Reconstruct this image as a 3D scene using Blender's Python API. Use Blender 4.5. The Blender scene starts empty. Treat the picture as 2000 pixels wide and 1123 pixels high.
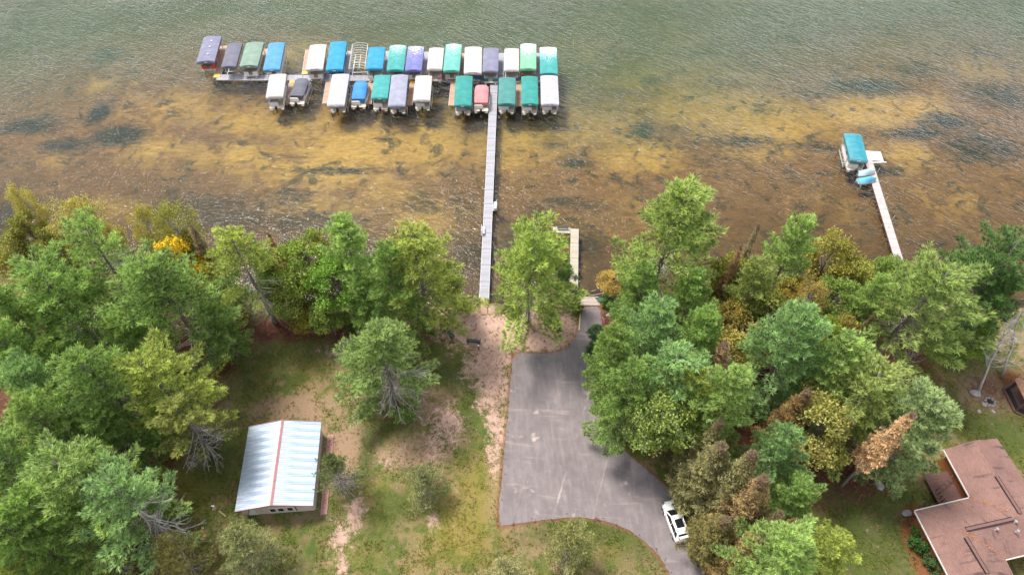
import bpy, bmesh, math, random
import numpy as np
from mathutils import Vector, Matrix

R_ = math.radians
sc = bpy.context.scene
COL = sc.collection

# ------------------------------------------------------------------ camera, sky, sun, exposure
CAM_H, CAM_P, FPX = 77.0, R_(53), 1333.33
cd = bpy.data.cameras.new('camera'); cam = bpy.data.objects.new('camera', cd); COL.objects.link(cam)
cd.lens = 24; cd.sensor_width = 36; cd.clip_end = 20000; cd.clip_start = 1
cam.location = (0, 0, CAM_H); cam.rotation_euler = (R_(90) - CAM_P, 0, 0)
sc.camera = cam

SUN_EL, SUN_AZ = R_(60), R_(312)          # azimuth clockwise from +Y
w = bpy.data.worlds.new('World'); sc.world = w; w.use_nodes = True
nt = w.node_tree; nt.nodes.clear()
def N(nt, t, **k):
    n = nt.nodes.new(t)
    for a, b in k.items():
        if a.startswith('i_'):
            n.inputs[a[2:].replace('_', ' ')].default_value = b
        else: setattr(n, a, b)
    return n
sky = N(nt, 'ShaderNodeTexSky', sky_type='NISHITA', sun_disc=False)
sky.sun_elevation = SUN_EL; sky.sun_rotation = SUN_AZ; sky.dust_density = 1.5
tc = N(nt, 'ShaderNodeTexCoord')
cn = N(nt, 'ShaderNodeTexNoise'); cn.inputs['Scale'].default_value = 2.6; cn.inputs['Detail'].default_value = 5
cr = N(nt, 'ShaderNodeValToRGB'); cr.color_ramp.elements[0].position = .36; cr.color_ramp.elements[1].position = .56
cmix = N(nt, 'ShaderNodeMix', data_type='RGBA'); cmix.inputs[7].default_value = (8.6, 8.7, 9.0, 1)
cs = N(nt, 'ShaderNodeMath', operation='MULTIPLY'); cs.inputs[1].default_value = .9
bgn = N(nt, 'ShaderNodeBackground'); bgn.inputs['Strength'].default_value = .075
wo = N(nt, 'ShaderNodeOutputWorld')
L = nt.links.new
L(tc.outputs['Generated'], cn.inputs['Vector']); L(cn.outputs['Fac'], cr.inputs['Fac'])
L(cr.outputs['Color'], cs.inputs[0]); L(cs.outputs[0], cmix.inputs[0])
L(sky.outputs['Color'], cmix.inputs[6]); L(cmix.outputs[2], bgn.inputs['Color']); L(bgn.outputs[0], wo.inputs[0])

sd = bpy.data.lights.new('sun', 'SUN'); sun = bpy.data.objects.new('sun', sd); COL.objects.link(sun)
sd.energy = 2.5; sd.angle = R_(16); sd.color = (1, .95, .87)
sdir = Vector((math.sin(SUN_AZ) * math.cos(SUN_EL), math.cos(SUN_AZ) * math.cos(SUN_EL), math.sin(SUN_EL)))
sun.rotation_euler = sdir.to_track_quat('Z', 'Y').to_euler(); sun.location = (0, 0, 200)
vs = sc.view_settings
sc.display_settings.display_device = 'sRGB'
vs.view_transform = 'Standard'; vs.look = 'None'; vs.gamma = 1; vs.exposure = 1.22
try: vs.use_curve_mapping = False
except Exception: pass
sc.cycles.use_denoising = True
sc.cycles.sample_clamp_direct = 5; sc.cycles.sample_clamp_indirect = 3; sc.cycles.max_bounces = 6; sc.cycles.transparent_max_bounces = 12
sc.cycles.caustics_reflective = False; sc.cycles.caustics_refractive = False

# ------------------------------------------------------------------ measuring: photo pixel -> point at height z
_f = np.array([0, math.cos(CAM_P), -math.sin(CAM_P)]); _u = np.array([0, math.sin(CAM_P), math.cos(CAM_P)])
def G(px, py, z=0.0):
    d = _f + np.array([1., 0, 0]) * (px - 1000) / FPX - _u * (py - 561.5) / FPX
    t = (z - CAM_H) / d[2]
    return Vector((d[0] * t, d[1] * t, z))

# ------------------------------------------------------------------ object helpers
def tag(o, label=None, cat=None, group=None, kind=None):
    for k, v in (('label', label), ('category', cat), ('group', group), ('kind', kind)):
        if v: o[k] = v
    return o
def link(o, parent=None):
    COL.objects.link(o)
    if parent is not None: o.parent = parent
    return o
def empty(name, loc=(0, 0, 0), rz=0.0, parent=None):
    o = bpy.data.objects.new(name, None); o.empty_display_size = .3
    o.location = loc; o.rotation_euler = (0, 0, rz)
    return link(o, parent)
def inst(name, me, parent=None, loc=(0, 0, 0), rz=0.0):
    o = bpy.data.objects.new(name, me); o.location = loc; o.rotation_euler = (0, 0, rz)
    return link(o, parent)
def copy_tree(o, parent=None):
    c = o.copy(); COL.objects.link(c); c.parent = parent
    for ch in list(o.children): copy_tree(ch, c)
    return c

class MB:
    def __init__(s): s.v = []; s.f = []; s.m = []
    def add(s, vs, fs, mi=0):
        b = len(s.v); s.v += [tuple(x) for x in vs]; s.f += [tuple(b + i for i in f) for f in fs]; s.m += [mi] * len(fs); return s
    def box(s, c, size, rz=0.0, mi=0, rx=0.0, ry=0.0):
        x, y, z = size[0] / 2, size[1] / 2, size[2] / 2
        M = Matrix.Translation(c) @ Matrix.Rotation(rz, 4, 'Z') @ Matrix.Rotation(ry, 4, 'Y') @ Matrix.Rotation(rx, 4, 'X')
        vs = [M @ Vector(p) for p in ((-x, -y, -z), (x, -y, -z), (x, y, -z), (-x, y, -z), (-x, -y, z), (x, -y, z), (x, y, z), (-x, y, z))]
        return s.add(vs, [(3, 2, 1, 0), (4, 5, 6, 7), (0, 1, 5, 4), (1, 2, 6, 5), (2, 3, 7, 6), (3, 0, 4, 7)], mi)
    def tube(s, pts, rad, n=6, cap=True, mi=0):
        pts = [Vector(p) for p in pts]
        if not hasattr(rad, '__len__'): rad = [rad] * len(pts)
        vs, fs = [], []
        for i, p in enumerate(pts):
            d = (pts[min(i + 1, len(pts) - 1)] - pts[max(i - 1, 0)])
            if d.length < 1e-6: d = Vector((0, 0, 1))
            d.normalize()
            a = d.cross(Vector((0, 0, 1)) if abs(d.z) < .9 else Vector((1, 0, 0))).normalized(); b = d.cross(a)
            for k in range(n):
                t = 2 * math.pi * k / n
                vs.append(p + (a * math.cos(t) + b * math.sin(t)) * rad[i])
        for i in range(len(pts) - 1):
            for k in range(n):
                k2 = (k + 1) % n
                fs.append((i * n + k, i * n + k2, (i + 1) * n + k2, (i + 1) * n + k))
        if cap:
            fs.append(tuple(range(n))); fs.append(tuple((len(pts) - 1) * n + k for k in reversed(range(n))))
        return s.add(vs, fs, mi)
    def loft(s, rings, cap=True, mi=0):
        n = len(rings[0]); vs = [p for r in rings for p in r]; fs = []
        for i in range(len(rings) - 1):
            for k in range(n):
                k2 = (k + 1) % n
                fs.append((i * n + k, i * n + k2, (i + 1) * n + k2, (i + 1) * n + k))
        if cap:
            fs.append(tuple(reversed(range(n)))); fs.append(tuple((len(rings) - 1) * n + k for k in range(n)))
        return s.add(vs, fs, mi)
    def mesh(s, name, mat=None, smooth=False, angle=None):
        me = bpy.data.meshes.new(name); me.from_pydata(s.v, [], s.f); me.update()
        bm = bmesh.new(); bm.from_mesh(me); bmesh.ops.recalc_face_normals(bm, faces=bm.faces); bm.to_mesh(me); bm.free()
        mats = mat if isinstance(mat, (list, tuple)) else [mat]
        for m in mats:
            if m: me.materials.append(m)
        if len(mats) > 1: me.polygons.foreach_set('material_index', s.m)
        if smooth:
            me.polygons.foreach_set('use_smooth', [True] * len(me.polygons))
            if angle is not None: me.set_sharp_from_angle(angle=R_(angle))
        return me
    def obj(s, name, mat=None, parent=None, smooth=False, loc=(0, 0, 0), rz=0.0, angle=None):
        return inst(name, s.mesh(name, mat, smooth, angle), parent, loc, rz)

# ------------------------------------------------------------------ materials
def newmat(name):
    m = bpy.data.materials.new(name); m.use_nodes = True
    nt = m.node_tree; nt.nodes.clear()
    out = nt.nodes.new('ShaderNodeOutputMaterial')
    return m, nt, out
def principled(nt, out, col=(.5, .5, .5), rough=.6, metal=0., spec=.5):
    b = nt.nodes.new('ShaderNodeBsdfPrincipled')
    b.inputs['Base Color'].default_value = (*col, 1); b.inputs['Roughness'].default_value = rough
    b.inputs['Metallic'].default_value = metal; b.inputs['Specular IOR Level'].default_value = spec
    nt.links.new(b.outputs[0], out.inputs[0]); return b
def noise(nt, scale, detail=3, coord='Object', mapscale=None, rot=0., rough=.55, dist=0., loc=None):
    t = nt.nodes.new('ShaderNodeTexCoord'); src = t.outputs[coord]
    if mapscale or rot or loc:
        mp = nt.nodes.new('ShaderNodeMapping'); mp.vector_type = 'TEXTURE'
        if mapscale: mp.inputs['Scale'].default_value = tuple(1 / q for q in mapscale)
        mp.inputs['Rotation'].default_value = (0, 0, rot)
        if loc: mp.inputs['Location'].default_value = loc
        nt.links.new(src, mp.inputs['Vector']); src = mp.outputs[0]
    n = nt.nodes.new('ShaderNodeTexNoise'); n.inputs['Scale'].default_value = scale
    n.inputs['Detail'].default_value = detail; n.inputs['Roughness'].default_value = rough; n.inputs['Distortion'].default_value = dist
    nt.links.new(src, n.inputs['Vector']); return n.outputs['Fac']
def ramp(nt, fac, p0, p1, c0=(0, 0, 0), c1=(1, 1, 1)):
    r = nt.nodes.new('ShaderNodeValToRGB'); e = r.color_ramp.elements
    e[0].position = p0; e[1].position = p1; e[0].color = (*c0, 1); e[1].color = (*c1, 1)
    nt.links.new(fac, r.inputs['Fac']); return r.outputs['Color']
def mix(nt, fac, a, b, blend='MIX'):
    m = nt.nodes.new('ShaderNodeMix'); m.data_type = 'RGBA'; m.blend_type = blend
    for s, v in ((0, fac), (6, a), (7, b)):
        if hasattr(v, 'node'): nt.links.new(v, m.inputs[s])
        else: m.inputs[s].default_value = v if s == 0 else (*v, 1)
    return m.outputs[2]
def mth(nt, op, a, b=None, c=None, clamp=False):
    m = nt.nodes.new('ShaderNodeMath'); m.operation = op; m.use_clamp = clamp
    for i, v in enumerate((a, b, c)):
        if v is None: continue
        if hasattr(v, 'node'): nt.links.new(v, m.inputs[i])
        else: m.inputs[i].default_value = v
    return m.outputs[0]
def attr(nt, name):
    a = nt.nodes.new('ShaderNodeAttribute'); a.attribute_name = name; return a
def bump(nt, bsdf, h, strength=.4, dist=.05):
    b = nt.nodes.new('ShaderNodeBump'); b.inputs['Strength'].default_value = strength; b.inputs['Distance'].default_value = dist
    nt.links.new(h, b.inputs['Height']); nt.links.new(b.outputs[0], bsdf.inputs['Normal']); return b
def simple(name, col, rough=.6, metal=0., var=.15, scale=3., bmp=0., objcol=False):
    m, nt, out = newmat(name); b = principled(nt, out, col, rough, metal)
    f = noise(nt, scale, 4)
    base = col
    if objcol:
        oi = nt.nodes.new('ShaderNodeObjectInfo'); base = oi.outputs['Color']
        dk = mix(nt, 1., base, (1 - var,) * 3, 'MULTIPLY'); lt = mix(nt, 1., base, (1 + var,) * 3, 'MULTIPLY')
    else:
        dk = tuple(c * (1 - var) for c in col); lt = tuple(min(1, c * (1 + var)) for c in col)
    nt.links.new(mix(nt, ramp(nt, f, .3, .7), dk, lt), b.inputs['Base Color'])
    if bmp: bump(nt, b, noise(nt, scale * 6, 4), bmp, .02)
    return m

M = {}
M['alu'] = simple('aluminium', (.62, .63, .66), .35, .6, .1, 2)
M['white_paint'] = simple('white_paint', (.64, .63, .61), .45, 0, .06, 2)
M['dark'] = simple('dark_rubber', (.02, .02, .022), .6, 0, .2, 4)
M['motor'] = simple('motor_black', (.018, .018, .02), .25, 0, .1, 4)
M['chrome'] = simple('bright_metal', (.75, .76, .78), .2, .9, .05, 2)
M['grey_deck'] = None
M['glass'] = simple('dark_glass', (.012, .014, .018), .06, 0, .1, 1)
M['carpaint'] = simple('white_car_paint', (.8, .8, .8), .22, 0, .02, 1)
M['tyre'] = simple('tyre_rubber', (.02, .02, .02), .7, 0, .2, 6)
M['panel'] = simple('boat_panel', (.6, .6, .6), .35, 0, .05, 1, objcol=True)
M['vinyl'] = simple('beige_vinyl', (.55, .47, .38), .5, 0, .1, 3)
M['green_paint'] = simple('dark_green_paint', (.012, .05, .038), .4, 0, .2, 4)
M['concrete'] = simple('concrete', (.38, .31, .27), .8, 0, .2, 1.5, .3)
M['rock'] = simple('rock', (.3, .27, .26), .85, 0, .3, 2, .5)
M['yellow'] = simple('yellow_paint', (.75, .5, .03), .5, 0, .15, 5)

def plank_mat(name, col, board=.14, axis='Y', var=.22, rough=.7):
    m, nt, out = newmat(name); b = principled(nt, out, col, rough)
    t = nt.nodes.new('ShaderNodeTexCoord'); sp = nt.nodes.new('ShaderNodeSeparateXYZ'); nt.links.new(t.outputs['Object'], sp.inputs[0])
    q = mth(nt, 'DIVIDE', sp.outputs[axis], board); fl = mth(nt, 'FLOOR', q); fr = mth(nt, 'FRACT', q)
    wn = nt.nodes.new('ShaderNodeTexWhiteNoise'); wn.noise_dimensions = '1D'; nt.links.new(fl, wn.inputs['W'])
    n2 = noise(nt, 1.2, 4)
    k = mth(nt, 'ADD', mth(nt, 'MULTIPLY', wn.outputs['Value'], .6), mth(nt, 'MULTIPLY', n2, .5))
    c = mix(nt, k, tuple(x * (1 - var) for x in col), tuple(min(1, x * (1 + var)) for x in col))
    gap = mth(nt, 'LESS_THAN', fr, .09)
    c = mix(nt, gap, c, tuple(x * .25 for x in col))
    nt.links.new(c, b.inputs['Base Color']); bump(nt, b, mth(nt, 'SUBTRACT', 1., gap), .5, .02)
    return m
M['grey_deck'] = plank_mat('grey_deck', (.33, .325, .36), .15)
M['pale_deck'] = plank_mat('pale_deck', (.44, .40, .385), .15)
M['beige_deck'] = plank_mat('beige_deck', (.40, .35, .27), .15)
M['wood_deck'] = plank_mat('brown_wood_deck', (.45, .28, .19), .14)
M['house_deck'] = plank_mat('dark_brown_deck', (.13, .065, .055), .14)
M['log_wall'] = plank_mat('orange_brown_siding', (.28, .10, .035), .2, 'Z')
M['pale_siding'] = plank_mat('pale_siding', (.55, .47, .42), .2, 'Z', .1)

# ------------------------------------------------------------------ terrain
LAND = .8
_sp = [(-400, 500), (0, 520), (150, 530), (300, 540), (450, 570), (600, 588), (800, 598), (940, 590), (1050, 584), (1130, 581), (1175, 581), (1300, 590),
       (1500, 580), (1700, 570), (1800, 580), (1925, 604), (2000, 598), (2300, 590)]
_spw = [G(a, b, 0) for a, b in _sp]
_sx = np.array([p.x for p in _spw]); _sy = np.array([p.y for p in _spw])
def yshore(x):
    x = np.asarray(x, float)
    return np.interp(x, _sx, _sy) + .35 * np.sin(x * .9) * np.sin(x * .37 + 1) + .2 * np.sin(x * 2.1)
def height(x, y):
    x = np.asarray(x, float); y = np.asarray(y, float)
    d = yshore(x) - y
    land = LAND * (1 - np.exp(-np.maximum(d, 0) / 2.2)) + .05 * np.sin(x * .31 + 1.3) * np.sin(y * .27) * np.clip(d / 6, 0, 1)
    dd = np.maximum(-d, 0)
    bed = -1.15 * (1 - np.exp(-dd / 9)) - .016 * dd
    return np.where(d > 0, land, bed)
def hz(x, y): return float(height(x, y))
def GL(px, py, dz=0.0):            # photo pixel -> point on the land surface
    z = LAND
    for _ in range(4):
        p = G(px, py, z + dz); z = max(hz(p.x, p.y), 0)
    return Vector((p.x, p.y, z + dz))

def blobs(X, Y, lst, z=LAND):
    out = np.zeros_like(X)
    for (px, py, rx, ry, s) in lst:
        c = G(px, py, z)
        g = s * np.exp(-(((X - c.x) / rx) ** 2 + ((Y - c.y) / ry) ** 2))
        out = np.maximum(out, g) if s > 0 else out + g
    return np.clip(out, 0, 1)
def grid_obj(name, xs, ys2d, zf, mat, attrs, kind='structure'):
    nx, nd = len(xs), ys2d.shape[1]
    X = np.repeat(xs[:, None], nd, 1); Y = ys2d; Z = zf(X, Y)
    v = np.stack([X, Y, Z], -1).reshape(-1, 3)
    i = np.arange(nx - 1)[:, None] * nd + np.arange(nd - 1)[None]; i = i.ravel()
    q = np.stack([i, i + nd, i + nd + 1, i + 1], 1)
    me = bpy.data.meshes.new(name)
    me.vertices.add(len(v)); me.vertices.foreach_set('co', v.ravel())
    me.loops.add(q.size); me.loops.foreach_set('vertex_index', q.ravel())
    me.polygons.add(len(q)); me.polygons.foreach_set('loop_start', np.arange(len(q)) * 4)
    me.polygons.foreach_set('use_smooth', np.ones(len(q), bool))
    me.update(calc_edges=True); me.materials.append(mat)
    for k, fn in attrs.items():
        a = me.attributes.new(k, 'FLOAT', 'POINT'); a.data.foreach_set('value', fn(X, Y).ravel().astype(np.float32))
    o = inst(name, me); tag(o, kind=kind)
    if me.polygons[0].normal.z < 0: me.flip_normals()
    return o

# land cover read off the photograph (where sand, needle litter, dry grass and mulch lie)
SAND = [(1000, 640, 5, 3.4, 1), (930, 640, 5, 4, 1), (1090, 640, 4.5, 3, 1), (1060, 665, 5, 2.5, 1), (965, 690, 3.2, 4, 1), (965, 750, 2.6, 5, .95), (968, 820, 1.7, 5, .8), (965, 890, 1.3, 4, .55),
        (930, 720, 2.6, 2.5, .85), (870, 830, 2.4, 3.2, .75), (850, 870, 1.8, 2, .6), (690, 1005, 1.3, 2.6, .85), (665, 1050, 1.3, 2, .8), (670, 1105, 1.1, 1.4, .75), (845, 1020, .8, 1.8, .7),
        (1005, 860, .01, .01, 0), (640, 1090, .8, 1, .4), (760, 905, 2.2, 1.6, .4), (820, 880, 2.5, 1.3, .45), (660, 690, 2.4, 1.2, .5), (700, 660, 3, 1.3, .5), (950, 605, 2, 1.5, .8)]
NEEDLE = [(200, 700, 17, 6, 1), (100, 820, 15, 9, 1), (230, 900, 8, 6, 1), (60, 1000, 12, 8, 1), (150, 600, 20, 8, 1), (400, 640, 9, 5, 1), (330, 780, 6, 6, .8), (560, 640, 8, 3, .9), (640, 640, 6, 3, .9), (760, 640, 7, 3, .9), (830, 640, 4, 3, .8),
          (430, 720, 4, 3, .7), (400, 790, 2.5, 3, .6), (250, 1090, 6, 4, .7), (1300, 680, 9, 10, 1), (1400, 800, 9, 12, 1), (1480, 700, 14, 10, 1), (1600, 800, 12, 9, 1), (1640, 900, 7, 6, .9), (1700, 700, 10, 8, .9), (1450, 950, 7, 9, 1), (1390, 1080, 3, 5, 1),
          (1560, 960, 5, 4, .8), (1850, 640, 5, 4, .6), (1180, 640, 1.4, 4, .9), (760, 800, 4, 3, .45), (1930, 760, 4, 4, .5), (1050, 610, 5, 2, .6), (1720, 940, 3, 3, .6), (1345, 1000, 2, 4, .8)]
DRY = [(680, 880, 4, 6, 1), (580, 800, 8, 2.5, .8), (800, 880, 6, 3, .9), (850, 780, 4, 4, .7), (440, 780, 3, 8, .6), (620, 1010, 6, 1.5, .6), (1930, 770, 5, 4, .9), (1000, 1030, 3, 1.5, .6), (1100, 1060, 4, 3, .5), (1240, 1090, 5, 2.5, .5), (700, 760, 4, 4, .5),
       (640, 730, 4, 3, .5), (905, 950, 4, 7, .4), (960, 960, 1.2, 7, .8), (1840, 740, 3, 3, .5), (1700, 1000, 4, 6, .25), (560, 680, 6, 2, .4)]
MULCH = [(1790, 1010, 1.6, 2, 1), (1785, 1060, 1.3, 3, 1), (1810, 1110, 1.6, 3, 1), (1985, 745, 3, 2, .8), (1770, 985, 2, 1, .5)]
YELL = [(900, 1030, 5, 5, .9), (930, 960, 3.5, 6, .8), (360, 960, 5, 4, .8), (700, 1080, 5, 3, .5), (850, 1080, 4, 3, .5), (600, 720, 5, 3, .5), (480, 1060, 4, 3, .4), (1200, 1080, 3, 2, .5), (720, 970, 3, 5, .5), (1640, 1080, 4, 3, .4)]
GREEN_SHADE = [(540, 690, 9, 3, .9), (470, 740, 4, 5, .8), (430, 880, 3, 6, .9), (720, 860, 1.4, 9, .9), (880, 730, 4, 3, .9), (920, 800, 2.2, 6, .8), (760, 830, 4, 3, .8), (640, 1010, 4, 2, .6), (1150, 1040, 8, 1.8, .9), (1250, 1070, 5, 3, .6), (1680, 1030, 7, 9, 1), (1830, 700, 6, 6, .7),
         (1960, 850, 6, 4, 1), (1880, 820, 4, 3, .8), (780, 990, 4, 2.5, .7), (560, 1090, 6, 4, .6), (340, 1010, 4, 4, .6), (740, 1050, 4, 4, .5)]  # lush grass, plus tree shadows on the lawn painted as dark green

# asphalt outline (photo pixels, on land)
ASPH = [(1003, 690), (1040, 690), (1075, 690), (1100, 684), (1116, 672), (1126, 655), (1131, 635), (1135, 600), (1172, 598), (1175, 630), (1174, 660), (1168, 700), (1162, 750), (1168, 800), (1190, 850), (1230, 890), (1280, 930),
        (1304, 952), (1322, 985), (1338, 1020), (1352, 1055), (1366, 1085), (1380, 1123), (1400, 1190), (1335, 1190), (1310, 1123), (1292, 1092), (1270, 1066), (1245, 1045), (1215, 1028), (1180, 1016), (1140, 1010), (1100, 1011), (1050, 1017), (1010, 1023), (972, 1028), (980, 930), (990, 830), (997, 750)]
ASPW = [GL(*p) for p in ASPH]
def near_asph(X, Y):           # needle litter gathers along the pavement's edge
    out = np.zeros_like(X)
    P = [(p.x, p.y) for p in ASPW]
    D = np.full(X.shape, 99.)
    for (ax, ay), (bx, by) in zip(P, P[1:] + P[:1]):
        dx, dy = bx - ax, by - ay
        t = np.clip(((X - ax) * dx + (Y - ay) * dy) / (dx * dx + dy * dy), 0, 1)
        D = np.minimum(D, np.hypot(X - ax - t * dx, Y - ay - t * dy))
    return np.clip(1.0 - D / .55, 0, 1)

def ground_mat():
    m, nt, out = newmat('land'); b = principled(nt, out, rough=.95, spec=.15)
    n1 = noise(nt, .35, 5, rough=.65); n2 = noise(nt, 1.6, 5, rough=.7); n3 = noise(nt, 7, 4, rough=.7); n4 = noise(nt, .9, 4, loc=(31, 7, 0))
    n5 = noise(nt, .55, 4, rough=.65, loc=(5, 11, 0))
    nb = mth(nt, 'ADD', mth(nt, 'ADD', mth(nt, 'MULTIPLY', n2, .4), mth(nt, 'MULTIPLY', n3, .3)), mth(nt, 'MULTIPLY', n5, .3))
    def thr(a, soft=.5, k=1.1):        # blob mask broken up by noise
        v = mth(nt, 'ADD', attr(nt, a).outputs['Fac'], mth(nt, 'MULTIPLY', mth(nt, 'SUBTRACT', nb, .5), k * 2.6))
        return ramp(nt, v, .5 - soft / 2, .5 + soft / 2)
    g = mix(nt, ramp(nt, n4, .35, .7), (.09, .13, .034), (.20, .185, .06))
    g = mix(nt, ramp(nt, n3, .35, .75), mix(nt, 1., g, (.62, .66, .6), 'MULTIPLY'), mix(nt, 1., g, (1.35, 1.3, 1.2), 'MULTIPLY'))
    g = mix(nt, mth(nt, 'MULTIPLY', ramp(nt, n5, .47, .57), .8), g, mix(nt, n3, (.17, .115, .06), (.40, .28, .17)))
    g = mix(nt, mth(nt, 'MULTIPLY', thr('dry', .4, 1.6), .95), g, mix(nt, n3, (.20, .125, .075), (.46, .31, .21)))
    g = mix(nt, mth(nt, 'MULTIPLY', thr('yellow', .6, 1.4), .7), g, mix(nt, n3, (.12, .11, .015), (.32, .27, .05)))
    g = mix(nt, mth(nt, 'MULTIPLY', thr('green', .6, 1.3), .85), g, mix(nt, n3, (.03, .055, .014), (.10, .125, .03)))  # this dark green also carries the painted tree shade
    nd = mix(nt, n3, (.045, .016, .012), (.17, .065, .045))
    nd = mix(nt, ramp(nt, n2, .5, .75), nd, (.2, .10, .07))
    g = mix(nt, thr('needle', .35, .9), g, nd)
    sd_ = mix(nt, ramp(nt, nb, .38, .62), (.38, .235, .18), (.60, .41, .335)); sd_ = mix(nt, mth(nt, 'MULTIPLY', ramp(nt, n3, .58, .72), .6), sd_, (.16, .07, .045))
    g = mix(nt, thr('sand', .4, 1.5), g, sd_)
    g = mix(nt, thr('mulch', .3, .8), g, mix(nt, n3, (.14, .05, .02), (.33, .14, .07)))
    g = mix(nt, mth(nt, 'MULTIPLY', thr('edge', .5, .9), .7), g, mix(nt, n3, (.13, .045, .028), (.33, .14, .085)))
    g = mix(nt, thr('wet', .3, .4), g, (.06, .035, .025))
    nt.links.new(g, b.inputs['Base Color'])
    bump(nt, b, mth(nt, 'ADD', n3, mth(nt, 'MULTIPLY', noise(nt, 22, 3), .6)), .9, .12)
    return m
xs = np.concatenate([[-2500, -900, -400, -220, -150], np.arange(-110, 110.01, .4), [150, 220, 400, 900, 2500]])
dl = np.concatenate([[-1.2, -.8, -.4, 0, .4, .8, 1.2, 1.6], np.arange(2, 60, .4), [64, 75, 100, 200, 600, 2500]])
Yl = yshore(xs)[:, None] - dl[None]
BL = lambda l: (lambda X, Y: blobs(X, Y, l))
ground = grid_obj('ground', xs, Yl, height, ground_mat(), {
    'sand': BL(SAND), 'needle': BL(NEEDLE), 'dry': BL(DRY), 'mulch': BL(MULCH), 'yellow': BL(YELL), 'green': BL(GREEN_SHADE), 'edge': near_asph,
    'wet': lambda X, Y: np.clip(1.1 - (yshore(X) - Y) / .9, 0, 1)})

# lake bed: sand flats and weed beds as they lie in the photograph
BSAND = [(600, 90, 10, 6, .8), (330, 200, 16, 6, .6), (560, 230, 18, 5, .85), (700, 280, 16, 7, 1), (620, 330, 14, 5, .9), (840, 270, 8, 9, .9), (480, 300, 12, 5, .75), (300, 290, 9, 6, .6), (1000, 280, 12, 8, .7), (1150, 240, 14, 8, .7), (1300, 130, 18, 8, .8), (1400, 200, 16, 7, 1), (1500, 230, 16, 7, 1),
         (1700, 210, 12, 6, .9), (1800, 210, 8, 5, .9), (1250, 300, 9, 6, .9), (1350, 70, 14, 7, .5), (1150, 90, 10, 7, .7), (1640, 400, 9, 9, .3), (1560, 420, 9, 7, .25), (1850, 380, 10, 9, .4), (1780, 300, 9, 6, .6), (1250, 420, 10, 8, .35), (1120, 480, 5, 9, .5), (650, 400, 14, 5, .7), (830, 440, 7, 7, .9), (760, 380, 8, 4, .7), (1950, 130, 12, 6, .5), (730, 110, 14, 5, .6),
         (200, 160, 8, 4, .5), (80, 380, 4, 4, .3), (1480, 290, 12, 4, .5), (100, 310, 8, 4, .4), (210, 410, 7, 4, .8), (1190, 560, 4, 4, .4)]
BWEED = [(200, 100, 5, 4, .9), (190, 215, 3, 5, 1), (230, 260, 7, 4, 1), (60, 240, 9, 4, .9), (130, 280, 8, 4, .8), (390, 260, 6, 3, .5), (650, 330, 14, 1.6, .9), (560, 300, 9, 1.4, .7), (450, 270, 8, 1.4, .6), (750, 265, 3, 1.2, .9), (820, 390, 5, 6, .7), (700, 330, 10, 1.2, .6), (900, 420, 4, 9, .6), (560, 390, 14, 4, .6), (400, 400, 16, 5, .7), (440, 430, 12, 5, .8),
         (600, 430, 12, 4, .8), (1270, 150, 3, 3, .8), (1260, 250, 3, 4, .9), (1340, 190, 3, 3, .6), (1380, 90, 3, 2, .7), (1490, 210, 3, 3, .7), (1700, 160, 12, 4, .9), (1600, 175, 8, 3, .7), (1800, 130, 9, 4, .7), (1850, 230, 8, 4, .9), (1800, 255, 9, 2.5, .9), (1920, 280, 12, 7, .8), (1960, 180, 10, 7, .8), (1450, 270, 10, 2.6, .8), (1400, 310, 12, 5, .55), (1590, 280, 8, 3, .7), (1740, 330, 4, 2, .8),
         (1130, 315, 4, 1.8, .9), (1070, 260, 4, 2, .5), (1050, 410, 6, 6, .6), (1000, 480, 4, 10, .7), (1150, 480, 4, 6, .8), (1150, 400, 7, 4, .6), (1440, 430, 9, 6, .35), (1560, 350, 9, 5, .5), (1830, 480, 6, 2, .7), (1100, 390, 7, 3, .7), (30, 420, 7, 5, .9), (920, 500, 4, 6, .8), (880, 470, 4, 5, .6), (1100, 150, 4, 4, .4), (500, 130, 5, 4, .5), (1800, 500, 3, 1, .8), (860, 240, 8, 4, .5)]
def bed_mat():
    m, nt, out = newmat('lake_bed'); b = principled(nt, out, rough=1, spec=.05)
    n1 = noise(nt, .22, 6, rough=.65, dist=.8); n2 = noise(nt, 1.1, 5, rough=.7, mapscale=(.6, 1.5, 1)); n3 = noise(nt, 4, 4, mapscale=(.6, 1.4, 1))
    deep = attr(nt, 'deep').outputs['Fac']
    c = mix(nt, n1, (.16, .08, .034), (.26, .14, .055))
    c = mix(nt, mth(nt, 'MULTIPLY', ramp(nt, mth(nt, 'ADD', attr(nt, 'bsand').outputs['Fac'], mth(nt, 'MULTIPLY', mth(nt, 'SUBTRACT', n1, .5), 1.3)), .25, .8), .9), c, (.52, .30, .072))
    c = mix(nt, mth(nt, 'MULTIPLY', ramp(nt, n2, .44, .68), .5), c, (.07, .043, .02))
    c = mix(nt, ramp(nt, mth(nt, 'ADD', attr(nt, 'bweed').outputs['Fac'], mth(nt, 'MULTIPLY', mth(nt, 'SUBTRACT', mth(nt, 'ADD', mth(nt, 'MULTIPLY', n1, .5), mth(nt, 'MULTIPLY', n2, .5)), .5), 1.6)), .42, .85), c, (.022, .03, .02))
    pw = noise(nt, .33, 6, rough=.68, dist=.5, loc=(40, 3, 0))
    c = mix(nt, mth(nt, 'MULTIPLY', ramp(nt, pw, .53, .64), .8), c, (.04, .04, .022))
    c = mix(nt, mth(nt, 'MULTIPLY', deep, .85), c, (.045, .09, .03))
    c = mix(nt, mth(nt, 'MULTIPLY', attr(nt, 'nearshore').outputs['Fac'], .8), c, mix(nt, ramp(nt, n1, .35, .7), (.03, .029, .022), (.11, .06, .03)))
    nt.links.new(c, b.inputs['Base Color']); bump(nt, b, n3, .6, .2)
    return m
xb = np.concatenate([[-2500, -900, -400, -250], np.arange(-190, 190.01, 1.), [250, 400, 900, 2500]])
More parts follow.
